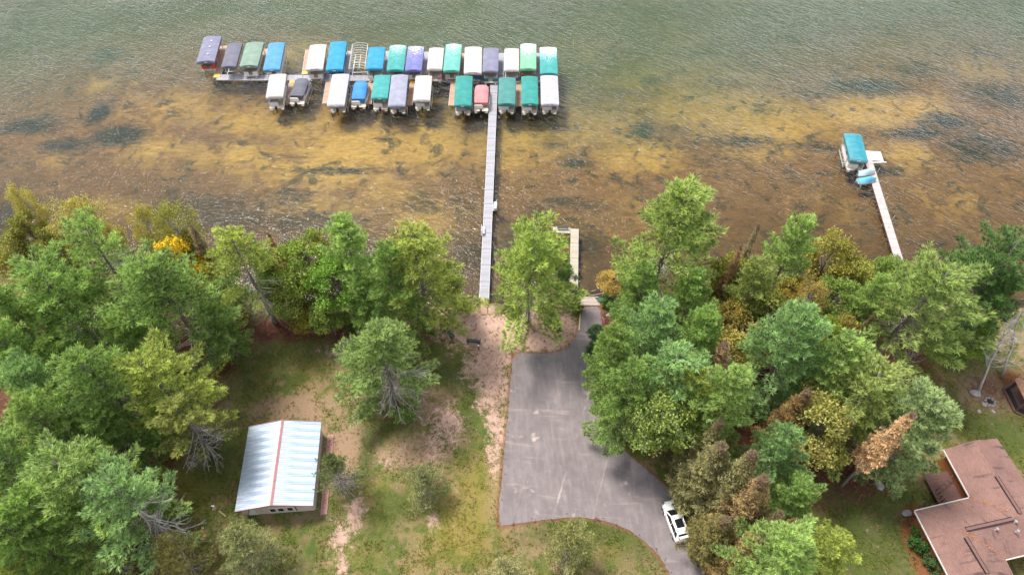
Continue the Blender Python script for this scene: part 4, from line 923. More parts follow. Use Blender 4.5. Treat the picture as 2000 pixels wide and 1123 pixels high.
# ------------------------------------------------------------------ white car
def make_car(c, yaw):
    t = empty('parked_car', c, yaw); tag(t, 'white parked car with dark sunroof at the edge of the asphalt under brown spruces', 'car')
    # y forward; sections (y, half width, z low, z top)
    S = [(-2.32, .62, .42, .62), (-2.28, .78, .34, .86), (-2.1, .88, .26, 1.0), (-1.5, .92, .22, 1.02), (-.6, .93, .2, .98), (.4, .93, .2, .96), (1.1, .92, .22, .95), (1.6, .88, .26, .88), (2.0, .8, .32, .78), (2.22, .66, .38, .64), (2.3, .45, .42, .55)]
    rings = []
    for y, w_, z0, z1 in S:
        rings.append([(-w_ * .9, y, z0), (w_ * .9, y, z0), (w_, y, z0 + .18), (w_, y, z0 + (z1 - z0) * .62), (w_ * .93, y, z1 - .05), (w_ * .78, y, z1), (-w_ * .78, y, z1), (-w_ * .93, y, z1 - .05), (-w_, y, z0 + (z1 - z0) * .62), (-w_, y, z0 + .18)])
    MB().loft(rings).obj('body', M['carpaint'], t, True, angle=40)
    cab = [(-2.2, .70, .66, 1.0, 1.0), (-1.72, .8, .62, .97, 1.55), (-1.0, .83, .64, .95, 1.63), (-.2, .83, .65, .95, 1.65), (.3, .82, .62, .95, 1.58), (1.25, .74, .7, .93, .96)]
    rr_ = []
    for y, wb, wt, z0, z1 in cab:
        rr_.append([(-wb, y, z0 - .1), (wb, y, z0 - .1), (wt + (wb - wt) * .12, y, z1 - .06 if z1 > 1.2 else z1), (wt * .86, y, z1), (-wt * .86, y, z1), (-wt - (wb - wt) * .12, y, z1 - .06 if z1 > 1.2 else z1)])
    MB().loft(rr_).obj('cabin', M['carpaint'], t, True, angle=35)
    g = M['glass']
    MB().add([(-.66, 1.17, 1.01), (.66, 1.17, 1.01), (.56, .36, 1.575), (-.56, .36, 1.575), (-.66, 1.17, .97), (.66, 1.17, .97), (.56, .36, 1.53), (-.56, .36, 1.53)], [(0, 1, 2, 3), (7, 6, 5, 4), (0, 4, 5, 1), (1, 5, 6, 2), (2, 6, 7, 3), (3, 7, 4, 0)]).obj('windscreen', g, t)
    MB().add([(-.55, -2.13, 1.13), (.55, -2.13, 1.13), (.5, -1.78, 1.535), (-.5, -1.78, 1.535), (-.55, -2.1, 1.1), (.55, -2.1, 1.1), (.5, -1.75, 1.5), (-.5, -1.75, 1.5)], [(0, 1, 2, 3), (7, 6, 5, 4), (0, 4, 5, 1), (1, 5, 6, 2), (2, 6, 7, 3), (3, 7, 4, 0)]).obj('rear_window', g, t)
    for s in (-1, 1):
        for y0, y1, yt0, yt1 in ((-.35, .95, -.35, .22), (-1.3, -.42, -1.25, -.42), (-1.85, -1.37, -1.6, -1.32)):
            xb_, xt_ = .835, .69
            MB().add([(s * xb_, y0, .98), (s * xb_, y1, .98), (s * xt_, yt1, 1.53), (s * xt_, yt0, 1.53), (s * (xb_ - .05), y0, .98), (s * (xb_ - .05), y1, .98), (s * (xt_ - .05), yt1, 1.53), (s * (xt_ - .05), yt0, 1.53)], [(0, 1, 2, 3), (7, 6, 5, 4), (0, 4, 5, 1), (1, 5, 6, 2), (2, 6, 7, 3), (3, 7, 4, 0)]).obj('side_window', g, t)
        MB().box((s * 1.0, .75, 1.02), (.2, .12, .14)).obj('mirror', M['carpaint'], t)
        MB().tube([(s * .6, -1.6, 1.66), (s * .6, -.1, 1.7)], .025, 5).obj('roof_rail', M['chrome'], t)
        MB().box((s * .66, 2.06, .72), (.34, .26, .1), -s * .4, rx=-.4).obj('headlight', M['chrome'], t)
        MB().box((s * .68, -2.24, .8), (.26, .12, .2), s * .3).obj('tail_light', simple('tail_red', (.4, .01, .01), .2), t)
        for y in (1.38, -1.42):
            wq = empty('wheel', (s * .84, y, .34), parent=t)
            MB().tube([(-.11, 0, 0), (.11, 0, 0)], .34, 20).obj('tyre', M['tyre'], wq, True, angle=40)
            r_ = MB().tube([(s * .09, 0, 0), (s * .125, 0, 0)], .23, 14)
            r_.obj('rim', M['chrome'], wq)
    MB().box((0, -.62, 1.643), (.86, .95, .03)).obj('sunroof', g, t)
    MB().box((0, -2.1, 1.5), (1.1, .25, .05), rx=.1).obj('spoiler', M['carpaint'], t)
    MB().box((0, -2.33, .6), (.5, .03, .12)).obj('number_plate', M['white_paint'], t)
    return t
c0, c1 = G(1307, 982, LAND + .8), G(1333, 1050, LAND + .8); cm_ = (c0 + c1) / 2; dv = c0 - c1
car = make_car((cm_.x, cm_.y, hz(cm_.x, cm_.y) + .05), math.atan2(dv.y, dv.x) - math.pi / 2)

# ------------------------------------------------------------------ benches and small things on the shore
def bench(px, py, yaw, label):
    t = empty('park_bench', GL(px, py), yaw); tag(t, label, 'bench', 'dark green benches on the sand')
    for k in range(3): MB().box((0, .0 + k * .16, .45), (1.85, .14, .05)).obj('seat_slat', M['green_paint'], t)
    for k in range(3): MB().box((0, -.14 - k * .03, .56 + k * .15), (1.85, .04, .14), rx=.2).obj('back_slat', M['green_paint'], t)
    for x in (-.7, .7):
        MB().box((x, .16, .22), (.08, .5, .44)).obj('leg', M['dark'], t); MB().box((x, -.22, .5), (.08, .07, 1.0), rx=.2).obj('back_post', M['dark'], t)
bench(925, 671, R_(-7), 'dark green bench in the open middle of the sand')
bench(877, 654, R_(-52), 'dark green bench half in the shade at the edge of the pines')
p = GL(935, 683); t = empty('marker_post', p); tag(t, 'short dark post with a white cap beside the open green bench', 'post')
MB().tube([(0, 0, 0), (0, 0, .95)], .08, 7).obj('shaft', M['house_deck'], t); MB().tube([(0, 0, .95), (0, 0, 1.12)], [.13, .11], 7).obj('cap', M['white_paint'], t)
# pale curb board left of the ramp lane
a, b = GL(1131, 644, .1), GL(1134.5, 596, .1)
mb = MB(); d = b - a
mb.box(((a + b) / 2).to_tuple(), (.16, d.length, .2), math.atan2(d.y, d.x) - math.pi / 2); o = mb.obj('edge_timber', simple('pale_timber', (.6, .48, .3), .8)); tag(o, 'long pale timber lying along the edge of the ramp lane', 'timber')
# cable across the ramp foot
cb_ = empty('chain_barrier', GL(1132, 583)); tag(cb_, 'thin pale rope strung low between two posts across the ramp foot', 'barrier')
pa, pb_ = GL(1131, 583) - Vector(cb_.location), GL(1177, 579) - Vector(cb_.location)
for p in (pa, pb_): MB().tube([p + Vector((0, 0, -.3)), p + Vector((0, 0, .95))], .06, 6).obj('post', M['white_paint'], cb_)
MB().tube([pa.lerp(pb_, k / 8) + Vector((0, 0, .85 - .35 * math.sin(math.pi * k / 8))) for k in range(9)], .035, 5).obj('rope', simple('pale_rope', (.6, .42, .35), .8), cb_)
gs = MB()
st = empty('green_kayak', GL(1180, 590), R_(70)); tag(st, 'small turquoise green kayak half hidden in the bushes right of the ramp', 'kayak')
gs.loft([[(-w_, y, z), (0, y, z - .22), (w_, y, z), (0, y, z + .1)] for y, w_, z in ((-1.3, .03, .45), (-.8, .28, .32), (0, .36, .28), (.8, .28, .32), (1.3, .03, .45))]).obj('hull', simple('turquoise_plastic', (.01, .12, .075), .5), st)
MB().box((0, 0, .36), (.4, .7, .05)).obj('cockpit', M['dark'], st)
# yard hydrant by the pavilion
p = GL(419, 993); t = empty('yard_hydrant', p); tag(t, 'small white standpipe in the grass beside the pavilion', 'standpipe')
MB().tube([(0, 0, 0), (0, 0, .9)], .07, 7).obj('pipe', M['white_paint'], t); MB().box((.12, 0, .85), (.35, .12, .14)).obj('spout', M['white_paint'], t); MB().box((0, 0, .03), (.4, .4, .08)).obj('base', M['concrete'], t)
p = GL(435, 1003); o = MB().box((0, 0, .06), (1.1, .14, .12), R_(-35)).obj('loose_board', M['wood_deck'], None, loc=p); tag(o, 'loose tan board lying on the grass by the pavilion corner', 'board')

def rock_mesh(seed, n=1):
    bm = bmesh.new(); bmesh.ops.create_icosphere(bm, subdivisions=2, radius=1); r = random.Random(seed)
    ph = [Vector((r.uniform(-1, 1), r.uniform(-1, 1), r.uniform(-1, 1))) for _ in range(5)]
    for v in bm.verts:
        k = 1 + .18 * sum(math.sin(3 * v.co.dot(q) + i) for i, q in enumerate(ph)) / 2
        v.co = Vector((v.co.x * k, v.co.y * k * .8, v.co.z * k * .55))
    me = bpy.data.meshes.new('boulder'); bm.to_mesh(me); bm.free(); me.materials.append(M['rock']); return me
RK = [rock_mesh(s) for s in (1, 2, 3)]
# fire pit
p = GL(1933, 785); t = empty('fire_pit', p); tag(t, 'small blackened ring of fire pit stones on bare ground near the gazebo', 'fire pit')
for k in range(9):
    a = 2 * math.pi * k / 9; o = inst('stone', RK[k % 3], t, (.55 * math.cos(a), .55 * math.sin(a), .08), a); o.scale = (.2, .2, .22)
MB().tube([(0, 0, 0), (0, 0, .06)], .45, 10).obj('ash_bed', M['dark'], t)
for k in range(3):
    a = k * 1.1; MB().tube([(-.5 * math.cos(a), -.5 * math.sin(a), .1), (.5 * math.cos(a), .5 * math.sin(a), .16)], .06, 6).obj('charred_log', M['dark'], t)
for px, py, s, l in ((1921, 790, .35, 'small grey stone just lakeside of the fire pit'), (1903, 768, .7, 'grey boulder at the foot of the leaning dead birch'), (1912, 803, .3, 'small pale stone below the fire pit'), (1940, 804, .28, 'small dark stone between the fire pit and the gazebo'), (1189, 616, .45, 'pinkish grey boulder at the bushes right of the ramp lane'),
                     (1770, 1003, .55, 'pale rock by the hose at the house corner'), (1838, 1112, .45, 'pale rock beside the lower house shrub'), (1900, 606, .6, 'shore boulder beneath the right-hand pines'), (1916, 604, .5, 'smaller shore boulder toward the picture edge'), (1718, 950, .5, 'dark log-end rock at the foot of the grey spruce')):
    p = GL(px, py); o = inst('boulder', RK[rng.randrange(3)], None, p + Vector((0, 0, s * .2)), rng.uniform(0, 6)); o.scale = (s, s, s); tag(o, l, 'rock')
p = GL(1786, 1020); hm = MB()
pts = [(.75 * math.cos(a) * (1 + .1 * math.sin(3 * a)), .75 * math.sin(a), .05 + .01 * k) for k, a in enumerate([i * .4 for i in range(17)])] + [(1.2, .6, .04), (1.6, .2, .04)]
o = hm.tube(pts, .05, 5).obj('garden_hose', simple('black_hose', (.03, .03, .03), .4), None, loc=p); tag(o, 'black garden hose loop on the mulch by the house corner', 'hose')
# ------------------------------------------------------------------ trees
def foliage_mat(name, accent=None, amt=.5, lo=.32, hi=1.85, warm=.22):
    m, nt, out = newmat(name)
    oi = nt.nodes.new('ShaderNodeObjectInfo'); base = oi.outputs['Color']
    v = attr(nt, 'var').outputs['Fac']; tp = attr(nt, 'tip').outputs['Fac']
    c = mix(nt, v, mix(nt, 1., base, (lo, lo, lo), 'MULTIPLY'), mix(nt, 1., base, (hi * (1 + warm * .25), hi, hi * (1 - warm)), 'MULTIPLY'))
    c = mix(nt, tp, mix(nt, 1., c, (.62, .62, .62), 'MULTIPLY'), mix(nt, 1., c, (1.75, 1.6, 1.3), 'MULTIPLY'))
    if accent:
        a = attr(nt, 'clump').outputs['Fac']
        c = mix(nt, mth(nt, 'MULTIPLY', ramp(nt, a, 1 - amt - .12, 1 - amt + .12), .9), c, accent)
    d = nt.nodes.new('ShaderNodeBsdfPrincipled'); d.inputs['Roughness'].default_value = .55; d.inputs['Specular IOR Level'].default_value = .25
    tl = nt.nodes.new('ShaderNodeBsdfTranslucent'); mx = nt.nodes.new('ShaderNodeMixShader'); mx.inputs[0].default_value = .3
    nt.links.new(c, d.inputs['Base Color']); nt.links.new(mix(nt, 1., c, (1.2, 1.25, .7), 'MULTIPLY'), tl.inputs[0])
    nt.links.new(d.outputs[0], mx.inputs[1]); nt.links.new(tl.outputs[0], mx.inputs[2]); nt.links.new(mx.outputs[0], out.inputs[0])
    return m
def bark_mat(name, a, b, sc_=3.):
    m, nt, out = newmat(name); p = principled(nt, out, a, .9, spec=.2)
    n = noise(nt, sc_, 4, mapscale=(1, 1, .25)); nt.links.new(mix(nt, ramp(nt, n, .3, .7), a, b), p.inputs['Base Color']); bump(nt, p, n, .5, .03); return m
BARK = bark_mat('pine_bark', (.12, .10, .09), (.26, .22, .20)); GREYB = bark_mat('grey_dead_wood', (.26, .23, .22), (.48, .44, .42)); BIRCH = bark_mat('white_birch_bark', (.34, .31, .30), (.6, .57, .54), 1.2)
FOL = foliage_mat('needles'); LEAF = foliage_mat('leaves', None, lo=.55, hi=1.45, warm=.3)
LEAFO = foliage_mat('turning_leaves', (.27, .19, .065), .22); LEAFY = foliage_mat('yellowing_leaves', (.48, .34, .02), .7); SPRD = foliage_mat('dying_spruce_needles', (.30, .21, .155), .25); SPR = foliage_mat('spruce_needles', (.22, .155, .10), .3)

class Fol:                       # collects blades as numpy triangles
    def __init__(s, seed): s.r = np.random.default_rng(seed); s.P = []; s.D = []; s.L = []; s.W = []; s.var = []; s.cl = []
    def tufts(s, pos, fwd, n, ln, wd, spread=.8, up=.35, var=None, cl=None):
        pos = np.asarray(pos, float).reshape(-1, 3); fwd = np.broadcast_to(np.asarray(fwd, float).reshape(-1, 3), pos.shape); k = len(pos)
        d = fwd[:, None, :] * .55 + np.array([0, 0, up]) + s.r.normal(0, spread, (k, n, 3)) * .6
        d /= np.linalg.norm(d, axis=2, keepdims=True) + 1e-9
        p = pos[:, None, :] + s.r.normal(0, .06, (k, n, 3))
        v = (s.r.random(k) if var is None else np.broadcast_to(var, (k,)))[:, None] * .75 + s.r.random((k, n)) * .25
        c = (s.r.random(k) if cl is None else np.broadcast_to(cl, (k,)))[:, None] * np.ones((1, n)) + s.r.normal(0, .06, (k, n))
        s.P.append(p.reshape(-1, 3)); s.D.append(d.reshape(-1, 3)); s.L.append((ln * s.r.uniform(.7, 1.25, (k, n))).ravel()); s.W.append((wd * s.r.uniform(.7, 1.3, (k, n))).ravel()); s.var.append(v.ravel()); s.cl.append(c.ravel())
    def mesh(s, name, mat, quad=False):
        P = np.concatenate(s.P); D = np.concatenate(s.D); Ln = np.concatenate(s.L)[:, None]; W = np.concatenate(s.W)[:, None]; v = np.concatenate(s.var); cl = np.concatenate(s.cl); n = len(P)
        q = s.r.normal(0, .6, (n, 3)) + np.array([0, 0, .7]); sd = np.cross(D, q); sd /= np.linalg.norm(sd, axis=1, keepdims=True) + 1e-9
        if quad:
            V = np.stack([P, P + D * Ln * .5 + sd * W * .5, P + D * Ln, P + D * Ln * .5 - sd * W * .5], 1); k = 4; tips = [0, .5, 1, .5]
        else:
            V = np.stack([P - sd * W * .35, P + sd * W * .35, P + D * Ln * .55 + sd * W * .5, P + D * Ln, P + D * Ln * .55 - sd * W * .5], 1)[:, [0, 1, 3]] if False else np.stack([P - sd * W * .5, P + sd * W * .5, P + D * Ln], 1); k = 3; tips = [0, 0, 1]
        me = bpy.data.meshes.new(name)
        me.vertices.add(n * k); me.vertices.foreach_set('co', V.astype(np.float32).ravel())
        me.loops.add(n * k); me.loops.foreach_set('vertex_index', np.arange(n * k, dtype=np.int32))
        me.polygons.add(n); me.polygons.foreach_set('loop_start', np.arange(n, dtype=np.int32) * k)
        me.update(calc_edges=True); me.materials.append(mat)
        for nm, val in (('var', np.repeat(v, k)), ('clump', np.repeat(cl, k)), ('tip', np.tile(tips, n))):
            a = me.attributes.new(nm, 'FLOAT', 'POINT'); a.data.foreach_set('value', val.astype(np.float32))
        return me

def wob_trunk(mb, H, r0, r, n=9, lean=.25, top=.03, sides=8):
    ph = r.uniform(0, 6); pts = []
    for k in range(n + 1):
        t = k / n; pts.append(Vector((lean * math.sin(t * 3 + ph) * t, lean * math.cos(t * 2.4 + ph) * t, H * t)))
    rad = [r0 * (1 - t) ** .9 + top + (r0 * .35 if t == 0 else 0) for t in [k / n for k in range(n + 1)]]
    pts[0].z = -.3
    mb.tube(pts, rad, sides)
    def at(z):
        t = min(max(z / H, 0), 1) * n; i = min(int(t), n - 1); return pts[i].lerp(pts[i + 1], t - i) if i or t > 0 else Vector((0, 0, z))
    return at
def branch_pts(o, az, L_, el0, curv, n=4, r=None):
    d = Vector((math.cos(az), math.sin(az), 0)); s_ = Vector((-d.y, d.x, 0)); b = (r.uniform(-.12, .12) if r else 0)
    return [o + d * (L_ * s) + s_ * (b * L_ * s * s) + Vector((0, 0, L_ * (math.tan(el0) * s + curv * s * s))) for s in [k / n for k in range(n + 1)]]

def make_pine(seed, H=18., R=5., base=.24, step=1.15, nb=6, dens=1.05, dead=1., profile='pine', tuft=(14, .44, .085), gap=.12, lat=.32, bald=None):
    r = random.Random(seed); mb = MB(); F = Fol(seed); dm = MB()
    at = wob_trunk(mb, H, .0125 * H + .02, r, lean=.35)
    z = base * H; az0 = r.uniform(0, 6); lob = [r.uniform(.62, 1.2) for _ in range(7)]
    while z < H - .25:
        t = (z / H - base) / (1 - base)
        pr = (min(1, .70 + 1.4 * t) * (1 - max(0, t - .08) / .95) ** .62 + .05) if profile == 'pine' else (min(1, .62 + 1.8 * t) * (1 - t) ** .6 + .05)
        tier = r.uniform(.82, 1.12)
        k_n = nb if t < .8 else nb - 1
        for k in range(k_n):
            if r.random() < gap * (1 - t * .6): continue
            az = az0 + 2 * math.pi * k / k_n + r.uniform(-.35, .35)
            L_ = 1.04 * R * pr * tier * lob[int((az % 6.283) / 6.283 * 7) % 7] * r.uniform(.66, 1.2)
            el = R_(-10 + 34 * t ** 1.6 + r.uniform(-8, 9)); cv = r.uniform(.04, .16) + .05 * t
            o = at(z + r.uniform(-.15, .15)); bp = branch_pts(o, az, L_, el, cv, 4, r)
            mb.tube(bp, [.05 * L_ / 4 + .025, .04, .03, .022, .01], 3, False)
            if bald is not None and t < .62 and abs((az - bald + math.pi) % (2 * math.pi) - math.pi) < 1.0 and r.random() < .8:
                for q_ in range(7):
                    s_ = r.uniform(.3, .98) * 4; i_ = min(int(s_), 3); p_ = bp[i_].lerp(bp[i_ + 1], s_ - i_); fd_ = (bp[4] - bp[0]).normalized()
                    dm.tube([p_, p_ + (fd_ + Vector((r.uniform(-.9, .9), r.uniform(-.9, .9), r.uniform(-.3, .3)))).normalized() * r.uniform(.4, 1.3)], [.022, .007], 3, False)
                dm.tube([x + Vector((0, 0, .03)) for x in bp], [.045, .036, .028, .018, .007], 4, False)
                continue
            bv = r.random()
            s0 = .42 if t < .5 else .2
            nl = max(3, int(L_ * (1 - s0) / .33 * dens))
            pos, fw, vv = [], [], []
            for j in range(nl + 1):
                s = s0 + (1 - s0) * j / nl; q = s * 4; i = min(int(q), 3); p = bp[i].lerp(bp[i + 1], q - i); fd = (bp[i + 1] - bp[i]).normalized(); sdv = Vector((-fd.y, fd.x, 0)).normalized()
                pos.append(p); fw.append(fd); vv.append(bv)
                ll = (lat * L_ * (1 - s) * .8 + .30) * (.55 + .45 * min(1, (s - s0) / .2))
                for sg in (-1, 1):
                    l1 = ll * r.uniform(.7, 1.2); dd = (fd * .75 + sdv * sg * .8 + Vector((0, 0, .10))).normalized(); m_ = max(1, int(l1 / .40 * dens))
                    for e in range(1, m_ + 1):
                        pos.append(p + dd * (l1 * e / m_) + Vector((0, 0, r.uniform(-.05, .1) - .22 * l1 * (e / m_) ** 2))); fw.append(dd); vv.append(bv)
            F.tufts([tuple(p) for p in pos], [tuple(p) for p in fw], tuft[0], tuft[1], tuft[2], .48, .30, var=np.clip(np.array(vv) * .3 + F.r.random(len(vv)) * .7, 0, 1))
        z += step * r.uniform(.75, 1.25) * (1 - .35 * t); az0 += r.uniform(.4, 1.1)
    F.tufts([(0, 0, H - .3), (0, 0, H), (.1, .1, H - .5)], (0, 0, 1), tuft[0], tuft[1], tuft[2], .6, .8)
    nd = int(22 * dead)
    for k in range(nd):
        zz = r.uniform(.1, base + .16) * H; bp = branch_pts(at(zz), r.uniform(0, 6.3), r.uniform(1.2, R * .75), R_(r.uniform(-14, 14)), r.uniform(-.1, .08), 4, r)
        dm.tube(bp, [.045, .035, .028, .02, .008], 3, False)
        for j in range(5):
            s = r.uniform(.3, .95) * 4; i = min(int(s), 3); p = bp[i].lerp(bp[i + 1], s - i); fd = (bp[4] - bp[0]).normalized()
            dd = (fd + Vector((r.uniform(-1, 1), r.uniform(-1, 1), r.uniform(-.4, .4)))).normalized() * r.uniform(.3, 1.1); dm.tube([p, p + dd], [.018, .006], 3, False)
    return {'trunk': mb.mesh('trunk', BARK, True), 'crown': F.mesh('crown', FOL), 'dead_branches': dm.mesh('dead_branches', GREYB) if nd else None, 'H': H, 'R': R}

def make_spruce(seed, H=15., R=2.5, dens=1., bare=.08, mat=None, leafy=1.):
    r = random.Random(seed); mb = MB(); F = Fol(seed)
    at = wob_trunk(mb, H, .014 * H, r, lean=.12)
    z = bare * H
    while z < H - .1:
        t = (z / H - bare) / (1 - bare); L0 = R * ((1 - t) ** .95) * min(1, .55 + 2.5 * t) + .05
        n = max(4, int(6 * dens))
        for k in range(n):
            az = 2 * math.pi * k / n + r.uniform(-.4, .4) + z * 2.1; L_ = L0 * r.uniform(.5, 1.3)
            o = at(z); bp = branch_pts(o, az, L_, R_(-12 + 30 * t), r.uniform(-.02, .14), 3, r); mb.tube(bp, [.035, .025, .018, .006], 3, False)
            if r.random() > leafy: continue
            pos, fw = [], []; nl = max(2, int(L_ / .26)); cl = r.random()
            for j in range(nl + 1):
                s = .15 + .85 * j / nl; q = s * 3; i = min(int(q), 2); p = bp[i].lerp(bp[i + 1], q - i); fd = (bp[i + 1] - bp[i]).normalized(); sdv = Vector((-fd.y, fd.x, 0)).normalized()
                pos.append(tuple(p)); fw.append(tuple(fd))
                for sg in (-1, 1):
                    l1 = (.5 * L_ * (1 - s) + .22) * r.uniform(.7, 1.1); pos.append(tuple(p + (fd * .5 + sdv * sg).normalized() * l1 * .7)); fw.append(tuple((fd + sdv * sg).normalized()))
            F.tufts(pos, fw, 9, .28 * (1 - .45 * t), .075, .6, .1, cl=min(1, max(0, .95 * t ** 5 + .3 * cl)))
        z += .34 * r.uniform(.8, 1.2)
    F.tufts([(0, 0, H - .2), (0, 0, H + .1)], (0, 0, 1), 9, .3, .07, .4, .8, cl=1.)
    return {'trunk': mb.mesh('trunk', GREYB if leafy < .8 else BARK, True), 'crown': F.mesh('crown', mat or SPR), 'dead_branches': None, 'H': H, 'R': R}

def make_leafy(seed, H=13., R=4., mat=None, ncl=48, per=92, base=.3, lf=(.26, .17), flat=1., bark=None, hollow=.35):
    r = random.Random(seed); mb = MB(); F = Fol(seed)
    at = wob_trunk(mb, H * .82, .016 * H, r, lean=.5)
    zc = H * (base + (1 - base) / 2); hz_ = H * (1 - base) / 2
    for k in range(ncl):
        u = r.uniform(-1, 1); a = r.uniform(0, 6.283); q = math.sqrt(1 - u * u); rad = r.uniform(hollow, 1.) ** .5 * .86
        wsh = 1. - .25 * max(0, u) 
        c = Vector((R * q * math.cos(a) * rad * wsh, R * q * math.sin(a) * rad * wsh, zc + hz_ * u * rad * .93))
        cr_ = r.uniform(.55, 1.05) * R * .27
        o = at(max(H * base * .7, min(H * .75, c.z - r.uniform(.8, 2.2) * .9))); mid = o.lerp(c, .55) + Vector((r.uniform(-.3, .3), r.uniform(-.3, .3), .25))
        mb.tube([o, mid, c], [.07 * H / 13, .04, .015], 4, False)
        pts = F.r.normal(0, 1, (per, 3)); pts /= np.linalg.norm(pts, axis=1, keepdims=True); pts *= (F.r.random((per, 1)) ** .4) * cr_; pts[:, 2] *= .8 * flat
        out_ = pts / (np.linalg.norm(pts, axis=1, keepdims=True) + 1e-6)
        F.tufts(pts + np.array(c), out_ * .5 + np.array([0, 0, .2]), 2, lf[0], lf[1], 1., .25, var=np.clip(F.r.random(per) * .7 + r.random() * .3, 0, 1), cl=np.clip(r.random() * .7 + F.r.random(per) * .3, 0, 1))
    return {'trunk': mb.mesh('trunk', bark or BARK, True), 'crown': F.mesh('crown', mat or LEAF, True), 'dead_branches': None, 'H': H, 'R': R}

KIND = {
    'pine': [make_pine(100 + k) for k in range(6)],
    'lush': [make_pine(200 + k, R=5.2, base=.16, step=1.0, nb=6, dead=.5, gap=.12, profile='round') for k in range(5)],
    'sparse': [make_pine(300 + k, base=.32, step=1.15, nb=5, dens=.9, dead=2.2, gap=.2, bald=R_(-30)) for k in range(3)],
    'lone': [make_pine(350, R=5.2, base=.14, step=.8, nb=6, dead=1.5, gap=.1, profile='round', bald=R_(-40))],
    'thin': [make_pine(360, H=9, R=3.6, base=.1, step=.45, nb=5, dens=.8, dead=1.5, gap=.12, profile='round', tuft=(12, .32, .07), lat=.33, bald=R_(-40))],
    'scots': [make_pine(400 + k, H=9, R=3.6, base=.12, step=.5, nb=5, dens=.8, dead=1.0, gap=.12, profile='round', tuft=(12, .32, .07), lat=.33) for k in range(3)],
    'spruce': [make_spruce(500 + k) for k in range(4)],
    'deadspruce': [make_spruce(520 + k, R=1.7, bare=.36, mat=SPRD, leafy=.8, dens=.9) for k in range(2)],
    'leaf': [make_leafy(600 + k, ncl=56) for k in range(4)],
    'turn': [make_leafy(640 + k, mat=LEAFO) for k in range(3)],
    'yell': [make_leafy(660 + k, mat=LEAFY) for k in range(2)],
    'birch': [make_leafy(680 + k, ncl=52, per=90, lf=(.22, .15), base=.32, bark=BIRCH, hollow=.3) for k in range(3)],
    'cedar': [make_leafy(720 + k, H=13, R=3.2, ncl=60, per=60, base=.06, lf=(.3, .16)) for k in range(2)],
    'bush': [make_leafy(700 + k, H=2.4, R=1.7, ncl=22, per=60, base=.02, lf=(.2, .13)) for k in range(2)],
}
trg = random.Random(77); kcount = {}
def tree(name, kind, px, py, h, r, col, label, cat='tree', group=None, lean=(0, 0), base=None, var=None):
    if base: b = GL(*base)
    else:
        b = G(px, py, LAND + h); b.z = 0
        b.x -= lean[0] * h; b.y -= lean[1] * h
        b.z = max(hz(b.x, b.y), -.1)
    pr = KIND[kind]; i = kcount.get(kind, 0) if var is None else var; kcount[kind] = kcount.get(kind, 0) + 1; d = pr[i % len(pr)]
    rz0 = trg.uniform(0, 6.283)
    t = empty(name, b, trg.uniform(-.4, .4) if kind in ('lone', 'thin', 'sparse') else rz0); tag(t, label, cat, group)
    r *= 1.14 if kind == 'pine' else .93 if kind == 'lush' else .95 if kind in ('sparse', 'lone') else .8 if kind in ('scots', 'thin') else .9 if kind in ('spruce', 'deadspruce') else .95
    t.scale = (r / d['R'], r / d['R'], h / d['H'])
    ja = 1.85 * trg.uniform(.9, 1.1)
    for nm in ('trunk', 'crown', 'dead_branches'):
        if d[nm]:
            o = inst(nm, d[nm], t)
            if nm == 'dead_branches': o['kind'] = 'stuff'
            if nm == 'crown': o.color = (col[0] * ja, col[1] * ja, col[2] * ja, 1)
    if lean != (0, 0):
        t.rotation_mode = 'XYZ'; q = Vector((lean[0], lean[1], 1)).to_track_quat('Z', 'Y'); t.rotation_mode = 'QUATERNION'
        t.rotation_quaternion = q
    return t
GN = (.118, .192, .075); YG = (.165, .21, .07); BG = (.115, .195, .105); DG = (.06, .115, .05); OL = (.12, .135, .045); TAN = (.22, .215, .10); GY = (.155, .18, .11); BR = (.125, .128, .078); PK = (.24, .18, .15); GOLD = (.24, .20, .075); YEL = (.36, .30, .03); LG = (.15, .225, .10)
